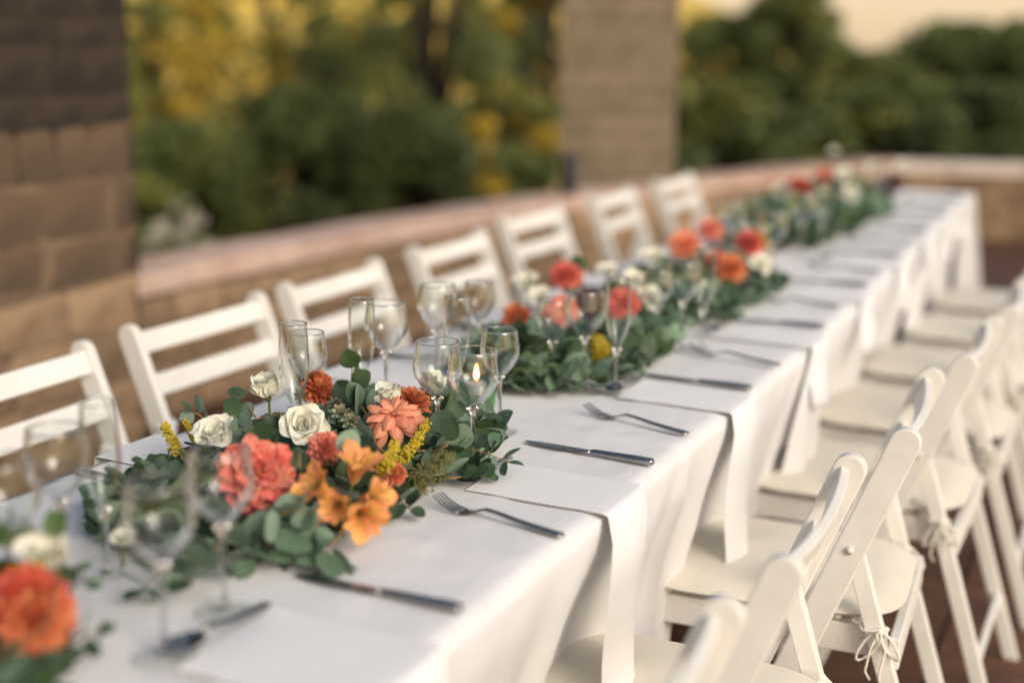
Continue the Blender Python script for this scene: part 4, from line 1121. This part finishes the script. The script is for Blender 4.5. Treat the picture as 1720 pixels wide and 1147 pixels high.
goldenrod('golden sprig in the corner garland above the red-orange dahlia', [(30, 990, .05), (35, 970, .09), (60, 955, .10)], 300, .020, bead=.003)
# succulent rosettes
for n_, (px, py, h, s, lab) in enumerate(((572, 700, .075, 1.0, 'pale green succulent rosette right of the open white rose'), (590, 712, .070, .85, 'smaller succulent rosette lower right of its twin, by the white rose'),
                                           (562, 682, .075, .7, 'tiny succulent rosette behind its twin, under the orange pompon'), (505, 668, .07, .8, 'greyish succulent rosette peeping beneath the orange pompon'))):
    rows = [(4, .2, .006, .002, -.2, .4), (6, .6, .009, .0028, -.2, .4), (7, 1.0, .012, .0034, -.2, .4), (8, 1.4, .014, .0036, -.2, .4)]
    bloom('succulent', lab, 'succulent', px, py, h, ax(.9, .1, .6), dahlia_specs(rows, 20+n_, .02, .6), 'succulent', scale=s*1.15, split=False, group='succulent rosettes in the sharp garland')
# --- blurred garlands
FAR = [
 ('dahlia', 'red and orange dahlia in the corner garland', 'dahlia', 52, 1012, .075, ax(.9, .2, .5), BIG, 'red_petal', .80),
 ('dahlia', 'orange dahlia pressed beneath the red one in the photo corner', 'dahlia', 60, 1040, .060, ax(1, .3, .0), MED, 'orange_petal', 1.3),
 ('dahlia', 'scarlet dahlia standing highest in the blurred middle garland', 'dahlia', 950, 465, .115, ax(.7, 0, .8), BIG, 'coral_petal', .80),
 ('dahlia', 'peach dahlia seen through a wine glass below the scarlet one', 'dahlia', 942, 525, .085, ax(1, 0, .4), BIG, 'pink_petal', .75),
 ('dahlia', 'bright coral dahlia right of the dusky plum bloom', 'dahlia', 1046, 512, .090, ax(1, .2, .4), BIG, 'coral_petal', .78),
 ('dahlia', 'dusky plum dahlia between the peach and the coral one', 'dahlia', 990, 515, .080, ax(1, 0, .5), MED, 'plum_petal', 1.25),
 ('dahlia', 'small orange dahlia at the wall-side end of the middle garland', 'dahlia', 868, 535, .060, ax(.8, -.3, .6), MED, 'orange_petal', 1.1),
 ('dahlia', 'salmon dahlia on the wall side of the second blurred garland', 'dahlia', 1150, 415, .100, ax(.9, -.1, .6), BIG, 'peach_petal', .95),
 ('dahlia', 'tall salmon pink dahlia rising behind the orange one', 'dahlia', 1193, 388, .120, ax(.8, 0, .7), BIG, 'pink_petal', .80),
 ('dahlia', 'vivid orange dahlia low on the open side of the second blurred garland', 'dahlia', 1226, 452, .080, ax(1, .2, .4), BIG, 'orange_petal', .85),
 ('dahlia', 'pink dahlia touching the vivid orange one', 'dahlia', 1200, 440, .085, ax(1, -.1, .4), MED, 'pink_petal', 1.1),
 ('dahlia', 'small scarlet dahlia beside the yellow goldenrod tip', 'dahlia', 1257, 412, .090, ax(.9, .3, .5), MED, 'coral_petal', 1.4),
 ('dahlia', 'dark red dahlia at the near end of the farthest garland', 'dahlia', 1342, 318, .140, ax(.9, 0, .5), BIG, 'red_petal', .95),
 ('dahlia', 'maroon dahlia at the very end of the farthest garland', 'dahlia', 1492, 308, .120, ax(.9, .1, .5), BIG, 'plum_petal', 1.0),
 ('dahlia', 'peach dahlia on top of the farthest garland', 'dahlia', 1385, 298, .150, ax(.8, 0, .7), BIG, 'peach_petal', .85),
]
for nm, lab, cat, px, py, h, a_, rows, m, s in FAR:
    bloom(nm, lab, cat, px, py, h, a_, dahlia_specs(rows, px, .4), m, split=False, scale=s, core=('flower_core', .003) if rows is BIG and m != 'plum_petal' else None)
for (px, py, h, a_, s, o_, lab) in (
 (76, 948, .090, ax(.5, .2, .8), 1.0, .6, 'white rose in the corner garland above the red dahlia'),
 (205, 912, .040, ax(.5, .2, .8), .55, .5, 'tiny white bud lying on the cloth among the near glasses'),
 (885, 482, .100, ax(.6, -.3, .8), 1.15, .8, 'white rose on the wall side of the scarlet dahlia'),
 (905, 505, .080, ax(.9, -.2, .5), 1.05, .8, 'white rose below another, left of the peach dahlia'),
 (1060, 478, .105, ax(.7, .1, .7), 1.1, .8, 'white rose above the bright coral dahlia'),
 (1086, 505, .085, ax(.9, .3, .5), 1.15, .9, 'white rose right of the bright coral dahlia'),
 (1020, 462, .105, ax(.6, .1, .8), 1.0, .8, 'pale rose between the scarlet dahlia and the white roses'),
 (1096, 442, .100, ax(.6, -.1, .8), 1.3, .8, 'white rose at the start of the second blurred garland'),
 (1274, 448, .075, ax(.9, .4, .4), 1.2, .9, 'white rose at the open side of the second blurred garland, by the orange dahlia'),
 (1178, 492, .060, ax(1, .1, .4), 1.0, .8, 'white rose low in front of the salmon dahlias'),
 (1415, 300, .150, ax(.8, .1, .7), 1.7, .8, 'tall white rose in the middle of the farthest garland'),
 (1425, 330, .110, ax(.9, .1, .5), 1.6, .9, 'white rose below the tall one in the farthest garland'),
 (1400, 262, .200, ax(.4, .0, 1), 1.3, .6, 'white bud standing above the farthest garland against the trees'),
 (1312, 325, .120, ax(.8, -.2, .5), 1.5, .8, 'white rose left of the farthest dark red dahlia'),
 (1512, 285, .140, ax(.8, .2, .5), 1.6, .8, 'white rose against the pale coping at the end of the table'),
 (1462, 285, .140, ax(.8, .0, .5), 1.3, .8, 'white rose between tall one and the maroon dahlia'),
 (1380, 335, .110, ax(.9, -.1, .5), 1.3, .8, 'cream rose right of the farthest dark red dahlia')):
    bloom('white_rose', lab, 'rose', px, py, h, a_, rose_specs(16, o_, px), 'white_petal', split=False, scale=s*(.72 if px > 1300 else .85 if px > 800 else 1))
# stray dark leaf on the near cloth
